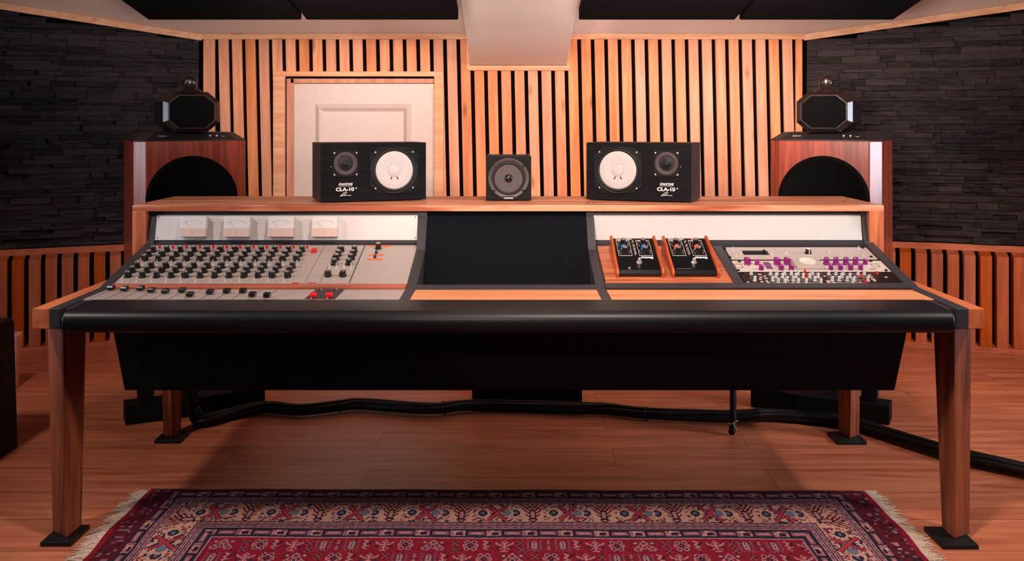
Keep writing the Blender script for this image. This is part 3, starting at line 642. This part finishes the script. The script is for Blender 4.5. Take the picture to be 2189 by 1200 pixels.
# black unit with white knobs
_, sC1 = chan(1700, 583); _, sC0 = chan(1700, 606.3)
g3, cx, s0 = unit('rack_unit', 'black rack unit with many small white knobs, lowest of the three', sC0, sC1, .744, 1.249, M['gloss'])
wk = MB(); r = .0058; wk.lathe([(r, 0), (r, .003), (r * .82, .004), (r * .78, .015), (r * .62, .0165)], 14); wk.m = 1; wk.box(-r * .1, r * .1, -r * .95, 0, .003, .0168); wk.lathe([(r * 1.25, 0), (r * 1.25, .0012)], 14)
WK = wk.mesh('white_knob', [M['clear'], M['grey']], 35)
wl = [(390, 672), (425, 735)] + [(q, 676) for q in (578, 642, 715, 780, 845, 985, 1145, 1213, 1285, 1430, 1490)] + [(q, 706) for q in (630, 695, 825, 897, 960, 1040, 1270, 1350)] + [(q, 736) for q in (600, 740, 800, 1010, 1180, 1245, 1325, 1395, 1525)] + [(q, 758) for q in (655, 720, 850, 925, 1068, 1378)]
for a, b_ in wl: put_on('white_knob', WK, g3, cx, s0, *Z4(a, b_), rot=(0, 0, random.uniform(-2.2, 2.2)))
rb = MB().lathe([(.004, 0), (.004, .008), (.003, .010)], 10).mesh('red_button', M['red'], 40)
for a, b_ in ((912, 650), (942, 700), (920, 728), (1465, 694), (1505, 752), (1615, 668)): put_on('red_button', rb, g3, cx, s0, *Z4(a, b_))
pr_ = MB()
for a, b_ in ((510, 690), (520, 712), (530, 738), (545, 752), (1095, 690), (1120, 738), (1130, 752), (1530, 680), (1545, 700), (1560, 720), (1580, 735), (455, 672), (470, 700), (465, 720), (480, 745), (350, 748), (1690, 700), (640, 745), (790, 752), (1180, 752), (1440, 748)):
    xa, ya = on(*Z4(a, b_), cx, s0); ln = random.uniform(.006, .013); pr_.box(xa, xa + ln, ya - .004, ya + .004, TOPZ - .0004, TOPZ + .0008)
for b_ in (668, 698, 728, 752):
    for a, c_ in ((600, 1080), (1150, 1510)):
        xa, ya = on(*Z4(a, b_), cx, s0); xb, _ = on(*Z4(c_, b_), cx, s0); pr_.box(xa, xb, ya - .0007, ya + .0007, TOPZ - .0004, TOPZ + .0006)
pr_.build('panel_printing', M['pinkcover'], g3, local=True)
for a, b_ in ((305, 660), (320, 752), (1705, 655), (1830, 750)): put_on('rack_screw', SC, g3, cx, s0, *Z4(a, b_))

# ================================================================= NEARFIELD SPEAKERS ON THE SHELF
def ngon(r, n=48): return [(r * math.cos(2 * math.pi * i / n), r * math.sin(2 * math.pi * i / n)) for i in range(n)]
def monitor(loc, rz, flip, label):
    t_ = thing('studio_monitor', label, 'speaker', loc, (0, 0, rz), 'wide white-cone monitors on the speaker shelf')
    W, D, H = .1985, .0995, .215
    z0 = .004
    b = MB(); b.box(-W, W, -D, D, z0, z0 + H)
    b.build('cabinet', M['veneer_side'], t_, local=True, bevel=.0015)
    MB().box(-W + .0005, W - .0005, -D - .0012, -D + .002, z0 + .0005, z0 + H - .0005).build('front_baffle', M['veneer'], t_, local=True)
    ft = MB().lathe([(.010, 0), (.010, .0045)], 12)
    for x in (-W + .025, W - .025):
        for y in (-D + .02, D - .02): put('rubber_foot', ft.mesh('rubber_foot', M['rubber']), t_, (x, y, 0))
    sx = -1 if flip else 1
    Q = lambda x, z: T(sx * x, -D - .001, z0 + z) @ FRONT
    wx, wz = .075, .1125; q = Q(wx, wz)
    a, c = .093, .060
    oct_ = [(-a, -.060), (-.060, -a * .94), (.060, -a * .94), (a, -.060), (a, .060), (.060, a * .94), (-.060, a * .94), (-a, .060)]
    p = MB(); p.plate(oct_, -.001, .004); p.m = 0
    bez = MB().rings([[(x, y, 0) for x, y in oct_], [(x, y, .0035) for x, y in oct_], [(x * .985, y * .985, .0045) for x, y in oct_], [(.086 * x / math.hypot(x, y), .086 * y / math.hypot(x, y), .0045) for x, y in oct_]], q, caps=False)
    wf = put('woofer', MB().plate(oct_, -.001, .0035, q).mesh('woofer', M['matte']), t_, bevel=.0015)
    put('woofer_ring', MB().lathe([(.0885, .003), (.0885, .006), (.086, .0075), (.083, .006), (.0815, .0045), (.079, .0065), (.075, .0075), (.0715, .0045), (.069, .004)], 56, q, caps=False).mesh('woofer_ring', M['rubber'], 60), wf)
    put('cone', MB().lathe([(.0705, .0052), (.069, .006), (.023, -.0035 + .0075), (.0225, .0045)], 56, q).mesh('cone', M['cone_white'], 40), wf)
    put('dust_cap', MB().lathe([(.0232, .0040), (.0228, .0058), (.017, .0078), (.009, .009), (.002, .0094)], 40, q).mesh('dust_cap', M['cone_white'], 40), wf)
    lr = MB(); lr.tube([(.0233 * math.cos(u), .0233 * math.sin(u), .0056) for u in [2 * math.pi * i / 40 for i in range(40)]], .0004, 5, q, closed=True); put('cap_line', lr.mesh('cap_line', M['grey']), wf)
    tb = MB()
    for s in (-1, 1): tb.tube([(s * .009, -.0235, .0062), (s * .0125, -.031, .0062), (s * .0135, -.0335, .0062)], [.0012, .0018, .0026], 8, q)
    put('lead_wire', tb.mesh('lead_wire', M['matte'], 40), wf)
    scr_ = MB().lathe([(.0035, 0), (.003, .0015), (.0012, .0015)], 10).mesh('screw', M['chrome'])
    for x in (-.071, .071):
        for z in (-.067, .067): o = put('screw', scr_, wf); o.matrix_local = q @ T(x, z, .0035)
    tx, tz = -.107, .1385; q = Q(tx, tz)
    tw = put('tweeter', MB().plate([(x * .048, y * .048) for x, y in ((-1, -.8), (-.8, -1), (.8, -1), (1, -.8), (1, .8), (.8, 1), (-.8, 1), (-1, .8))], -.001, .0022, q).mesh('tweeter', M['matte']), t_, bevel=.001)
    put('tweeter_ring', MB().lathe([(.0435, .002), (.043, .005), (.041, .006), (.030, .0045), (.0275, .003)], 40, q, caps=False).mesh('tweeter_ring', M['mesh'], 50), tw)
    put('dome', MB().lathe([(.028, .0022), (.0275, .0035), (.012, .0040), (.0095, .0070), (.005, .0085), (.001, .009)], 32, q).mesh('dome', M['dome'], 60), tw)
    for x in (-.041, .041):
        for z in (-.040, .040): o = put('screw', scr_, tw); o.matrix_local = q @ T(x, z, .002)
    lx = -.107 * sx
    Ql = lambda x, z: T(x, -D - .0013, z0 + z) @ FRONT
    lettering('brand_lettering', 'AVANTONE', .0112, M['white'], t_, Ql(lx, .0595), fat=.0003, sx=.84, shear=.15)
    u_ = MB(); u_.add([(-.0255, -.0035, 0), (.024, -.0035, 0), (.024, -.0012, 0), (-.0245, -.0012, 0), (-.0255, -.0035, .0005), (.024, -.0035, .0005), (.024, -.0012, .0005), (-.0245, -.0012, .0005)], [(0, 1, 2, 3), (4, 5, 6, 7)], Ql(lx, .0585)); u_.add([(-.020, .0095, 0), (-.017, .0095, 0), (-.0235, -.0008, 0), (-.0265, -.0008, 0)], [(0, 1, 2, 3)], Ql(lx, .0600) @ T(0, 0, .0004))
    put('brand_underline', u_.mesh('brand_underline', M['grey']), t_)
    lettering('model_lettering', 'CLA-10', .0175, M['white'], t_, Ql(lx - .002, .0385), fat=.0006, sx=1.2)
    lettering('model_suffix', 'A', .0085, M['white'], t_, Ql(lx + .0395, .0455), fat=.0002)
    sg = MB().tube([(-.020, .000, .0005), (-.008, .011, .0005), (.0035, .0165, .0005), (.005, .013, .0005), (-.004, .006, .0005), (-.016, .0002, .0005), (-.010, .003, .0005), (.0, .0035, .0005), (.021, .0025, .0005)], .0009, 6, Ql(lx, .0190))
    put('signature', sg.mesh('signature', M['white']), t_)
    MB().lathe([(.0015, 0), (.0012, .001)], 8, Q(-.107 - .052, .128)).build('status_light', M['white'], t_, local=True)
monitor((-.546, 3.656, ZS), R(20), False, 'black wide monitor speaker with white cone, left one on the shelf before the door')
monitor((.502, 3.656, ZS), R(-20), True, 'black wide monitor speaker with white cone, right one on the shelf')

cube = thing('cube_speaker', 'small black cube speaker with grey round cone in the middle of the shelf', 'speaker', (-.0128, 3.675, ZS))
MB().box(-.085, .085, -.085, .085, .003, .167).build('cabinet', M['matte'], cube, local=True, bevel=.003)
for x in (-.06, .06):
    for y in (-.06, .06): MB().lathe([(.008, 0), (.008, .004)], 10, T(x, y, 0)).build('rubber_foot', M['rubber'], cube, local=True)
q = T(0, -.085, .085) @ FRONT
dv = put('driver_ring', MB().lathe([(.0765, -.001), (.0765, .003), (.074, .0055), (.066, .0055), (.063, .003), (.058, .001)], 56, q, caps=False).mesh('driver_ring', M['ring'], 40), cube)
put('surround', MB().lathe([(.064, .001), (.061, .004), (.057, .0055), (.053, .004), (.051, .0015)], 48, q, caps=False).mesh('surround', M['rubber'], 60), dv)
put('cone', MB().lathe([(.0525, .0026), (.035, .0022), (.016, .0012), (.0, .001)], 48, q).mesh('cone', M['cone_grey'], 60), dv)
put('dust_cap', MB().lathe([(.0155, .001), (.0145, .005), (.009, .0085), (.001, .0095)], 28, q).mesh('dust_cap', M['gloss'], 60), dv)
nt_ = MB()
for a in (40, 140, 220, 320): nt_.box(-.004, .004, .066, .0772, .003, .0062, q @ Matrix.Rotation(R(a - 90), 4, 'Z'))
nt_.box(-.020, .020, -.079, -.066, .003, .0060, q)
put('ring_notch', nt_.mesh('ring_notch', M['gloss']), dv)
lettering('brand_lettering', 'AVANTONE', .0065, M['white'], cube, q @ T(0, -.0755, .0063), sx=.95, fat=.0002)
br_ = MB()
for x in (-.078, .078): br_.box(x - .004, x + .004, .02, .06, .160, .173)
br_.box(-.078, .078, .05, .058, .160, .1705)
br_.build('mounting_bracket', M['screw'], cube, local=True)

# ================================================================= TALL FLOOR SPEAKERS
def tall(loc, rz, where, mirror):
    st = thing('speaker_stand', 'low black stand on the floor under the %s wooden tower speaker' % where, 'speaker stand', loc, (0, 0, rz), 'black stands under the tower speakers')
    for y0, y1, hw in ((-.385, -.285, .275), (.20, .30, .13)): MB().box(-hw, hw, y0, y1, .003, .078).build('base_beam', M['case'], st, local=True, bevel=.003)
    MB().box(-.06, .06, -.30, .22, .006, .060).build('centre_beam', M['case'], st, local=True)
    for x in (-.195, .195): MB().box(x - .03, x + .03, -.36, -.30, .075, .385).build('column', M['case'], st, local=True, bevel=.002)
    MB().box(-.06, .06, .10, .20, .055, .385).build('column', M['case'], st, local=True, bevel=.002)
    MB().box(-.25, .25, -.37, .29, .384, .40).build('top_plate', M['case'], st, local=True)
    t_ = thing('tower_speaker', 'large red-brown wooden tower speaker with dark octagonal head, %s of the desk' % where, 'speaker', Vector(loc) + Vector((0, 0, .40)), (0, 0, rz), 'tower speakers behind the desk')
    w_, d_, h_ = .23, .25, .728; c = .046; z = -.40                 # cabinet outline with cut front corners
    out = [(-w_, -d_ + c * 1.0), (-w_ + c, -d_), (w_ - c, -d_), (w_, -d_ + c * 1.0), (w_, d_ - .04), (w_ - .04, d_), (-w_ + .04, d_), (-w_, d_ - .04)]
    MB().plate(out, 0, h_).build('bass_cabinet', M['cherry'], t_, local=True, bevel=.003)
    inn = [(x * (1 - .19), y * .80 + .015) for x, y in out]
    MB().rings([[(x, y, h_) for x, y in out], [(x, y, h_ + .004) for x, y in out], [(x, y, h_ + .036) for x, y in inn]]).build('top_cap', M['cap'], t_, local=True, bevel=.002)
    q = T(0, -d_, .478) @ FRONT
    gr = put('bass_grille', MB().lathe([(.187, -.002), (.187, .004), (.172, .011), (.165, .006), (.0, .006)], 72, q).mesh('bass_grille', M['grille'], 40), t_)
    # text and controls on the sloping front of the cap
    sl = math.atan2(.032, .061)
    Qc = lambda x, k: T(x, -d_ + .061 * k, h_ + .004 + .032 * k + .0006, sl)
    lettering('brand_lettering', 'B&W', .0145, M['grey'], t_, Qc(-.115, .42), fat=.0005, sx=1.1)
    for x, r in ((.078, .0045), (.105, .0045), (.132, .008)):
        k = MB().lathe([(r, 0), (r, .003), (r * .6, .0035)], 14, Qc(x, .5)).build('control_knob', M['chrome'] if r < .006 else M['knob'], t_, local=True)
    lr = MB().tube([(.0085 * math.cos(u), .0085 * math.sin(u), .0015) for u in [2 * math.pi * i / 20 for i in range(20)]], .0009, 5, Qc(.132, .5), closed=True); put('control_rim', lr.mesh('control_rim', M['knobtop']), t_)
    # octagonal midrange head
    hz = h_ + .036; a, b_, ca, cb_ = .1165, .0865, .050, .042; zc = hz + b_ + .001
    def octl(s, y, sz=None):
        sz = sz or s
        return [(px_ * s, y, zc + pz_ * sz) for px_, pz_ in ((-a, -b_ + cb_), (-a + ca, -b_), (a - ca, -b_), (a, -b_ + cb_), (a, b_ - cb_), (a - ca, b_), (-a + ca, b_), (-a, b_ - cb_))]
    hd = put('midrange_head', MB().rings([octl(.81, -.240), octl(1, -.218), octl(1.0, .06), octl(.86, .13), octl(.6, .16)]).mesh('midrange_head', M['head']), t_, bevel=.003)
    put('head_grille', MB().rings([octl(.785, -.2385), octl(.76, -.2435)]).mesh('head_grille', M['grille']), hd)
    rim = MB().tube([Vector(p) for p in octl(.805, -.2412)], .0013, 6, closed=True); put('grille_rim', rim.mesh('grille_rim', M['ring'], 40), hd)
    # bullet tweeter on top of the head
    zt = hz + 2 * b_ + .001
    tw = MB().lathe([(.052, -.002), (.050, .004), (.036, .012), (.029, .024)], 28, T(0, -.175, zt)); tw = put('tweeter_base', tw.mesh('tweeter_base', M['head'], 50), t_)
    pod = MB().lathe([(.001, -.034), (.018, -.032), (.027, -.024), (.0305, -.010), (.030, .008), (.026, .035), (.018, .065), (.008, .088), (.001, .092)], 28, T(0, -.175, zt + .040) @ Matrix.Rotation(R(-90), 4, 'X'))
    put('tweeter_pod', pod.mesh('tweeter_pod', M['head'], 60), t_)
tall((-1.4645, 4.277, 0), R(27), 'left', False)
tall((1.4295, 4.277, 0), R(-27), 'right', True)

# ================================================================= CABLES AND FLOOR BOXES
def floor_pt(u, v): y = EYE * F / (v - VY); return Vector(((u - VX) * y / F, y, 0))
path = [(440, 913), (500, 896), (570, 884), (640, 890), (725, 882), (773, 878), (918, 888), (1015, 880), (1237, 886), (1300, 888), (1381, 898), (1480, 903), (1561, 905), (1652, 901), (1796, 914), (1845, 925), (1885, 938), (2004, 976), (2077, 996), (2189, 1022), (2320, 1060)]
UPZ = Vector((0, 0, .027))
base = [Vector((-1.262, 3.80, .60)), Vector((-1.262, 3.80, .36)), Vector((-1.268, 3.80, .13)), Vector((-1.25, 3.798, .035))] + [floor_pt(*p) + UPZ for p in path]
def smooth_path(pts, k=6):
    out = []
    for i in range(len(pts) - 1):
        p0, p1, p2, p3 = pts[max(i - 1, 0)], pts[i], pts[i + 1], pts[min(i + 2, len(pts) - 1)]
        for j in range(k):
            t = j / k; out.append(.5 * ((2 * p1) + (-p0 + p2) * t + (2 * p0 - 5 * p1 + 4 * p2 - p3) * t * t + (-p0 + 3 * p1 - 3 * p2 + p3) * t ** 3))
    return out + [pts[-1]]
base = smooth_path(base)
bun = thing('cable_bundle', 'thick bundle of black cables running along the floor behind the desk', 'cable', tuple(base[len(base) // 2]))
def cable_frame(i):
    t = (base[min(i + 1, len(base) - 1)] - base[max(i - 1, 0)]).normalized(); sd = t.cross(Vector((0, 0, 1)))
    sd = Vector((0, 1, 0)) if sd.length < .2 else sd.normalized()
    return sd, sd.cross(t).normalized()
for j in range(7):
    ph = j * 2 * math.pi / 6; pts = []
    for i, p in enumerate(base):
        sd, up = cable_frame(i); a = ph + i * .055; rr = 0 if j == 6 else .0175
        pts.append(p + sd * rr * 1.2 * math.cos(a) + up * rr * .8 * math.sin(a))
    MB().tube(pts, .0110 if j % 2 else .0095, 8).build('cable', M['rubber'], bun, smooth=60)
for i in (48, 62, 84, 100, 108):
    p = base[i]; sd, up = cable_frame(i)
    MB().tube([p + sd * .035 * math.cos(u) + up * .0245 * math.sin(u) for u in [2 * math.pi * k / 16 for k in range(16)]], .0022, 5, closed=True).build('cable_tie', M['rubber'], bun)

hc = thing('hanging_cable', 'single black cable hanging from under the desk to the floor, tied near the floor', 'cable', (.853, 3.70, 0))
MB().tube([(.853, 3.70, .3725), (.850, 3.70, .30), (.853, 3.70, .15), (.852, 3.698, .06), (.848, 3.695, .018), (.843, 3.685, .013)], .0125, 10).build('cable', M['rubber'], hc, smooth=60)
tie = MB().tube([(.852 + .0145 * math.cos(u), 3.698 + .0145 * math.sin(u), .050 + .006 * math.cos(u)) for u in [2 * math.pi * k / 14 for k in range(14)]], .002, 5, closed=True)
tie.tube([(.852, 3.683, .05), (.868, 3.676, .062)], .0014, 5); tie.tube([(.850, 3.683, .05), (.861, 3.674, .024)], .0014, 5); tie.build('zip_tie', M['white'], hc)

pb = thing('power_box', 'flat black box on the floor behind the middle of the desk', 'box', (.06, 4.16, 0))
MB().box(-.17, .298, 4.075, 4.26, .003, .13).build('housing', M['case'], pb, bevel=.004)
MB().lathe([(.012, 0), (.012, .02)], 12, T(.28, 4.075, .052) @ FRONT).build('socket', M['rubber'], pb)

eq = thing('equipment_cabinet', 'black cabinet cut off by the left edge of the photo', 'cabinet', (-2.15, 3.25, 0))
MB().hexa([(-2.5, 2.95, .0), (-1.82, 2.95, 0), (-1.834, 3.56, .0), (-2.5, 3.56, .0)], [(-2.5, 2.95, .47), (-1.834, 2.95, .47), (-1.848, 3.56, .47), (-2.5, 3.56, .47)]).build('carcass', M['matte'], eq, bevel=.003)
MB().box(-2.5, -1.852, 2.95, 3.54, .469, .485).build('lid', M['cap'], eq, bevel=.004)
wb = thing('wooden_block', 'pale tapered wooden block standing behind the black cabinet', 'block', (-2.25, 4.40, 0))
MB().hexa([(-2.36, 4.35, 0), (-2.250, 4.35, 0), (-2.250, 4.375, 0), (-2.36, 4.375, 0)], [(-2.38, 4.325, .236), (-2.234, 4.325, .240), (-2.230, 4.375, .254), (-2.38, 4.375, .254)]).build('block_body', M['palewood'], wb, bevel=.004)

# ================================================================= RUG
def rug():
    X0, X1, Y1, Y0 = -1.175, 1.140, 3.125, 1.45
    cx_, cy_ = .004, .006; cs = .004; nx, ny = int(round((X1 - X0) / cx_)), int(round((Y1 - Y0) / cy_))
    PAL = {'r': (126, 24, 40), 'd': (86, 22, 34), 'n': (40, 36, 54), 'k': (38, 26, 33), 'p': (166, 112, 114), 'c': (188, 138, 122), 'b': (104, 98, 114), 'm': (126, 76, 88), 'x': (160, 50, 60), 'o': (178, 106, 86)}
    keys = list(PAL); idx = {k: i for i, k in enumerate(keys)}
    G = np.full((ny, nx), idx['r'], np.int32)                    # row 0 = far edge
    jj, ii = np.meshgrid(np.arange(nx), np.arange(ny))
    ex = np.minimum(jj, nx - 1 - jj).astype(float) * cs; ey = np.minimum(ii, ny - 1 - ii).astype(float) * cs
    exs = ex - .068
    horiz = ey <= exs                                           # which border runs here
    dist = np.minimum(ey, exs)
    al = np.where(horiz, jj, ii)                                # position along the border, in cells
    rs = np.random.RandomState(4); fine = rs.rand(ny, nx); fleck = rs.rand(ny, nx // 2 + 2)[ii, jj // 2]; f2 = rs.rand(ny // 2 + 1, nx // 3 + 2)[ii // 2, jj // 3]
    def setm(m, k): G[m] = idx[k]
    # end bands beyond the border, dark red with dull flowers
    eb = exs < 0
    setm(eb, 'd'); setm(eb & (f2 > .70), 'k'); setm(eb & (f2 > .84), 'm'); setm(eb & (f2 > .94), 'b'); setm(eb & (f2 > .975), 'p'); setm(ex < .016, 'r')
    setm((~eb) & (dist < .010), 'd')
    u = dist
    def zone(a, b): return (~eb) & (u >= a) & (u < b)
    def guard(a, b):                                            # small guard border
        z = zone(a, b); h = (u - a) / (b - a); ph = al % 26
        setm(z, 'm'); setm(z & (fleck > .55), 'p')
        setm(z & (np.abs(h - .5) < .36) & (ph < 15), 'k'); setm(z & (np.abs(h - .5) < .24) & (ph > 1) & (ph < 14), 'm'); setm(z & (np.abs(h - .5) < .14) & (ph > 3) & (ph < 12), 'p')
        setm(z & (np.abs(h - .5) < .3) & (ph > 17) & (ph < 21), 'c'); setm(z & (np.abs(h - .6) < .16) & (ph > 18) & (ph < 24), 'k')
        setm(z & (h < .12), 'n'); setm(z & (h > .88), 'n')
    def stripes(a, b):
        z = zone(a, b); q = ((u - a) / .004 + .01).astype(int) % 4
        setm(z & (q == 0), 'n'); setm(z & (q == 1), 'p'); setm(z & (q == 2), 'm'); setm(z & (q == 3), 'p'); setm(z & (q == 2) & (al % 6 < 3), 'n')
    guard(.010, .044); stripes(.044, .076)
    z = zone(.076, .168); h = ((u - .076) / .004)                # 0..23 cells across
    setm(z, 'c'); wv = ((al + (h * 1.7 + 3 * np.sin(al * .45)).astype(int)) % 9); setm(z & (wv < 3) & (fleck > .25), 'n'); setm(z & (f2 > .74), 'o'); setm(z & (f2 > .80), 'c'); setm(z & (f2 > .88), 'm'); setm(z & (f2 > .95), 'x')
    setm(z & (fine > .9), 'n')
    ph = al % 54; dyy = h - 11.5
    def blob(c0, rx, ry, k):
        dx = np.minimum(np.abs(ph - c0), 54 - np.abs(ph - c0)); setm(z & ((dx / rx) ** 2 + (dyy / ry) ** 2 < 1), k)
    for c0, k in ((26, 'n'), (1, 'n'), (19, 'b')): blob(c0, 5.4, 5.4, 'c'); blob(c0, 3.6, 4.0, k)
    blob(26, 1.3, 1.5, 'b'); blob(1, 1.3, 1.5, 'b')
    dxx = ph - 12; cr = z & (np.abs(dxx) < 8) & (np.abs(dyy) < 10.5)     # red cross
    setm(cr & (np.abs(np.abs(dxx) * 1.35 - np.abs(dyy)) < 3.4), 'n'); setm(cr & (np.abs(np.abs(dxx) * 1.35 - np.abs(dyy)) < 2.0), 'x')
    dxx = ph - 39; ad = np.abs(dxx); lf = z & (ad < 10) & (np.abs(dyy) < 11)  # dark branching leaf
    setm(lf & (ad < 9), 'c'); setm(lf & (((ad * 1.1 + dyy + 40) % 4.2) < 2.2) & (ad < 2.5 + (11 - dyy) * .32), 'd')
    setm(lf & (ad < 3) & (np.abs(dyy - 2) < 6), 'k'); setm(lf & (ad < 1.6) & (np.abs(dyy - 2) < 4), 'p')
    stripes(.168, .200); guard(.200, .234)
    setm(zone(.234, .239), 'n'); setm(zone(.239, .244), 'p')
    # red field packed with small motifs
    fz = zone(.244, 99); setm(fz, 'r'); setm(fz & (fine > .88), 'd')
    flower = ['...pp...pp...', '..pnnp.pnnp..', '..pnnp.pnnp..', '...pp.n.pp...', '.pp..nnn..pp.', '.pnp.nxn.pnp.', '.pp..nnn..pp.', '...pp.n.pp...', '..pnnp.pnnp..', '..pnnp.pnnp..', '...pp...pp...']
    tree = ['......p......', '.....pnp.....', 'p...p.p.p...p', 'pp...ppp...pp', '.ppp..p..ppp.', '...ppppppp...', '.n....p....n.', 'nnn..ppp..nnn', '.n..p.p.p..n.', '...p..p..p...', '......p......', '....ppppp....']
    bird = ['pp.....', '.ppp..k', '..ppkk.', '.pp.kk.', 'pp.....', '.ppkk..', '..ppp..', 'ppp....', '.pkk...', '..pp...']
    boteh = ['m...d.d...m', '.m.dmpmd.m.', 'm.dmpkpmd.m', '.mdmpkpmdm.', 'm.dmpppmd.m', '.mdmpkpmdm.', 'm.dmpkpmd.m', '.mdmpppmdm.', 'm.dmpkpmd.m', '.m.dmpmd.m.', '...mdmdm...', 'm.m..m..m.m']
    lozenge = ['....nn....pp....nn....', '...nxxn..pmmp..nxxn...', '..nxccxnpmkkmpnxccxn..', '...nxxn.pmmmmp.nxxn...', '....nn.p.pmmp.p.nn....', '......p...pp...p......', '.....pp..pnnp..pp.....', '....pmmp.pnnp.pmmp....', '...pmkkmp.pp.pmkkmp...', '...pmmmmp....pmmmmp...', '....pmmp......pmmp....']
    chain = ['..m..', '.mpm.', 'k.m.k', '.mpm.', '..m..', 'k.k.k', '..m..', '.mpm.', 'k.m.k', '.mpm.', '..m..']
    star = ['m.k.m', '.mkm.', 'kkpkk', '.mkm.', 'm.k.m']
    def stamp(bm, cj, ci):
        for a, row in enumerate(bm):
            for b, ch in enumerate(row):
                y, x = ci + a, cj + b
                if ch != '.' and 0 <= y < ny and 0 <= x < nx and fz[y, x]: G[y, x] = idx[ch]
    seq = [lozenge, star, flower, bird, tree, star, boteh, chain, boteh, bird, tree, flower]
    ci = int(.244 / .004) + 2; row = 0
    while ci < ny - 60:
        cj = 78 - (row % 2) * 62; k = row * 2
        while cj < nx - 78:
            bm = seq[k % len(seq)]; tiny = bm in (star,)
            stamp(bm, cj, ci + (1 if tiny else 0))
            if tiny: stamp(bm, cj + 1, ci + 8)
            cj += len(bm[0]) + 2; k += 1
        ci += 14; row += 1
    # build: one quad per knot
    zt = .010
    vx = X0 + cx_ * np.arange(nx + 1); vy = Y1 - cy_ * np.arange(ny + 1)
    VXg, VYg = np.meshgrid(vx, vy)
    wav = .004 * np.sin(VYg * 9.0 + .6) + .003 * np.sin(VYg * 23)          # slightly wavy ends
    edge = np.clip(np.abs(VXg) - .9, 0, 1) / .25
    VXg = VXg + wav * edge * np.sign(VXg)
    VYg = VYg - .018 * (VXg + 1.18) / 2.3 + .002 * np.sin(VXg * 14)
    co = np.stack([VXg, VYg, np.full_like(VXg, zt) + .0008 * rs.rand(ny + 1, nx + 1)], -1).reshape(-1, 3)
    a = (np.arange(ny)[:, None] * (nx + 1) + np.arange(nx)[None, :]).reshape(-1)
    quads = np.stack([a, a + nx + 1, a + nx + 2, a + 1], 1)
    nv = len(co)
    rim = np.concatenate([np.arange(nx + 1), (np.arange(1, ny + 1)) * (nx + 1) + nx, ny * (nx + 1) + np.arange(nx - 1, -1, -1), np.arange(ny - 1, 0, -1) * (nx + 1)])
    low = co[rim].copy(); low[:, 2] = 0.0005
    nr = len(rim); li = nv + np.arange(nr)
    sideq = np.stack([rim, np.roll(rim, -1), np.roll(li, -1), li], 1)
    me = bpy.data.meshes.new('pile'); allq = np.concatenate([quads, sideq])
    co = np.concatenate([co, low])
    me.vertices.add(len(co)); me.vertices.foreach_set('co', co.astype(np.float32).reshape(-1))
    me.loops.add(allq.size); me.loops.foreach_set('vertex_index', allq.astype(np.int32).reshape(-1))
    me.polygons.add(len(allq)); me.polygons.foreach_set('loop_start', np.arange(0, allq.size, 4, dtype=np.int32)); 
    mi = np.concatenate([G.reshape(-1), np.full(nr, idx['d'])]).astype(np.int32)
    for k in keys: me.materials.append(plain('rug_wool_' + {'r': 'red', 'd': 'dark_red', 'n': 'navy', 'k': 'brown_black', 'p': 'pink', 'c': 'cream', 'b': 'blue_grey', 'm': 'mauve', 'x': 'bright_red', 'o': 'apricot'}[k], PAL[k], 0.95, spec=0.1, var=0.22, scale=130))
    me.polygons.foreach_set('material_index', mi)
    me.update(calc_edges=True); me.validate()
    t_ = thing('patterned_rug', 'red oriental rug with cream border and fringed ends in front of desk', 'rug', (0, 2.29, 0))
    me.transform(Matrix.Translation((0, -2.29, 0)))
    put('pile', me, t_)
    for s, xe in ((-1, X0), (1, X1)):
        f = MB(); rnd = random.Random(9 + s); y = Y0 - .01
        while y < Y1 - .012:
            ln = rnd.uniform(.042, .070); dv_ = rnd.uniform(-.030, .030); xs = xe + s * (.004 * math.sin(y * 9 + .6) + .003 * math.sin(y * 23)) - s * .006
            f.tube([(xs, y, .006), (xs + s * ln * .35, y + dv_ * .2, .007), (xs + s * ln * .7, y + dv_ * .6, .004), (xs + s * ln, y + dv_ + rnd.uniform(-.01, .01), .002)], [.0020, .0026, .0020, .0008], 5)
            y += rnd.uniform(.0022, .0048)
        fo = f.build('fringe', M['wool'], t_); fo['label'] = 'cream wool fringe'
rug()
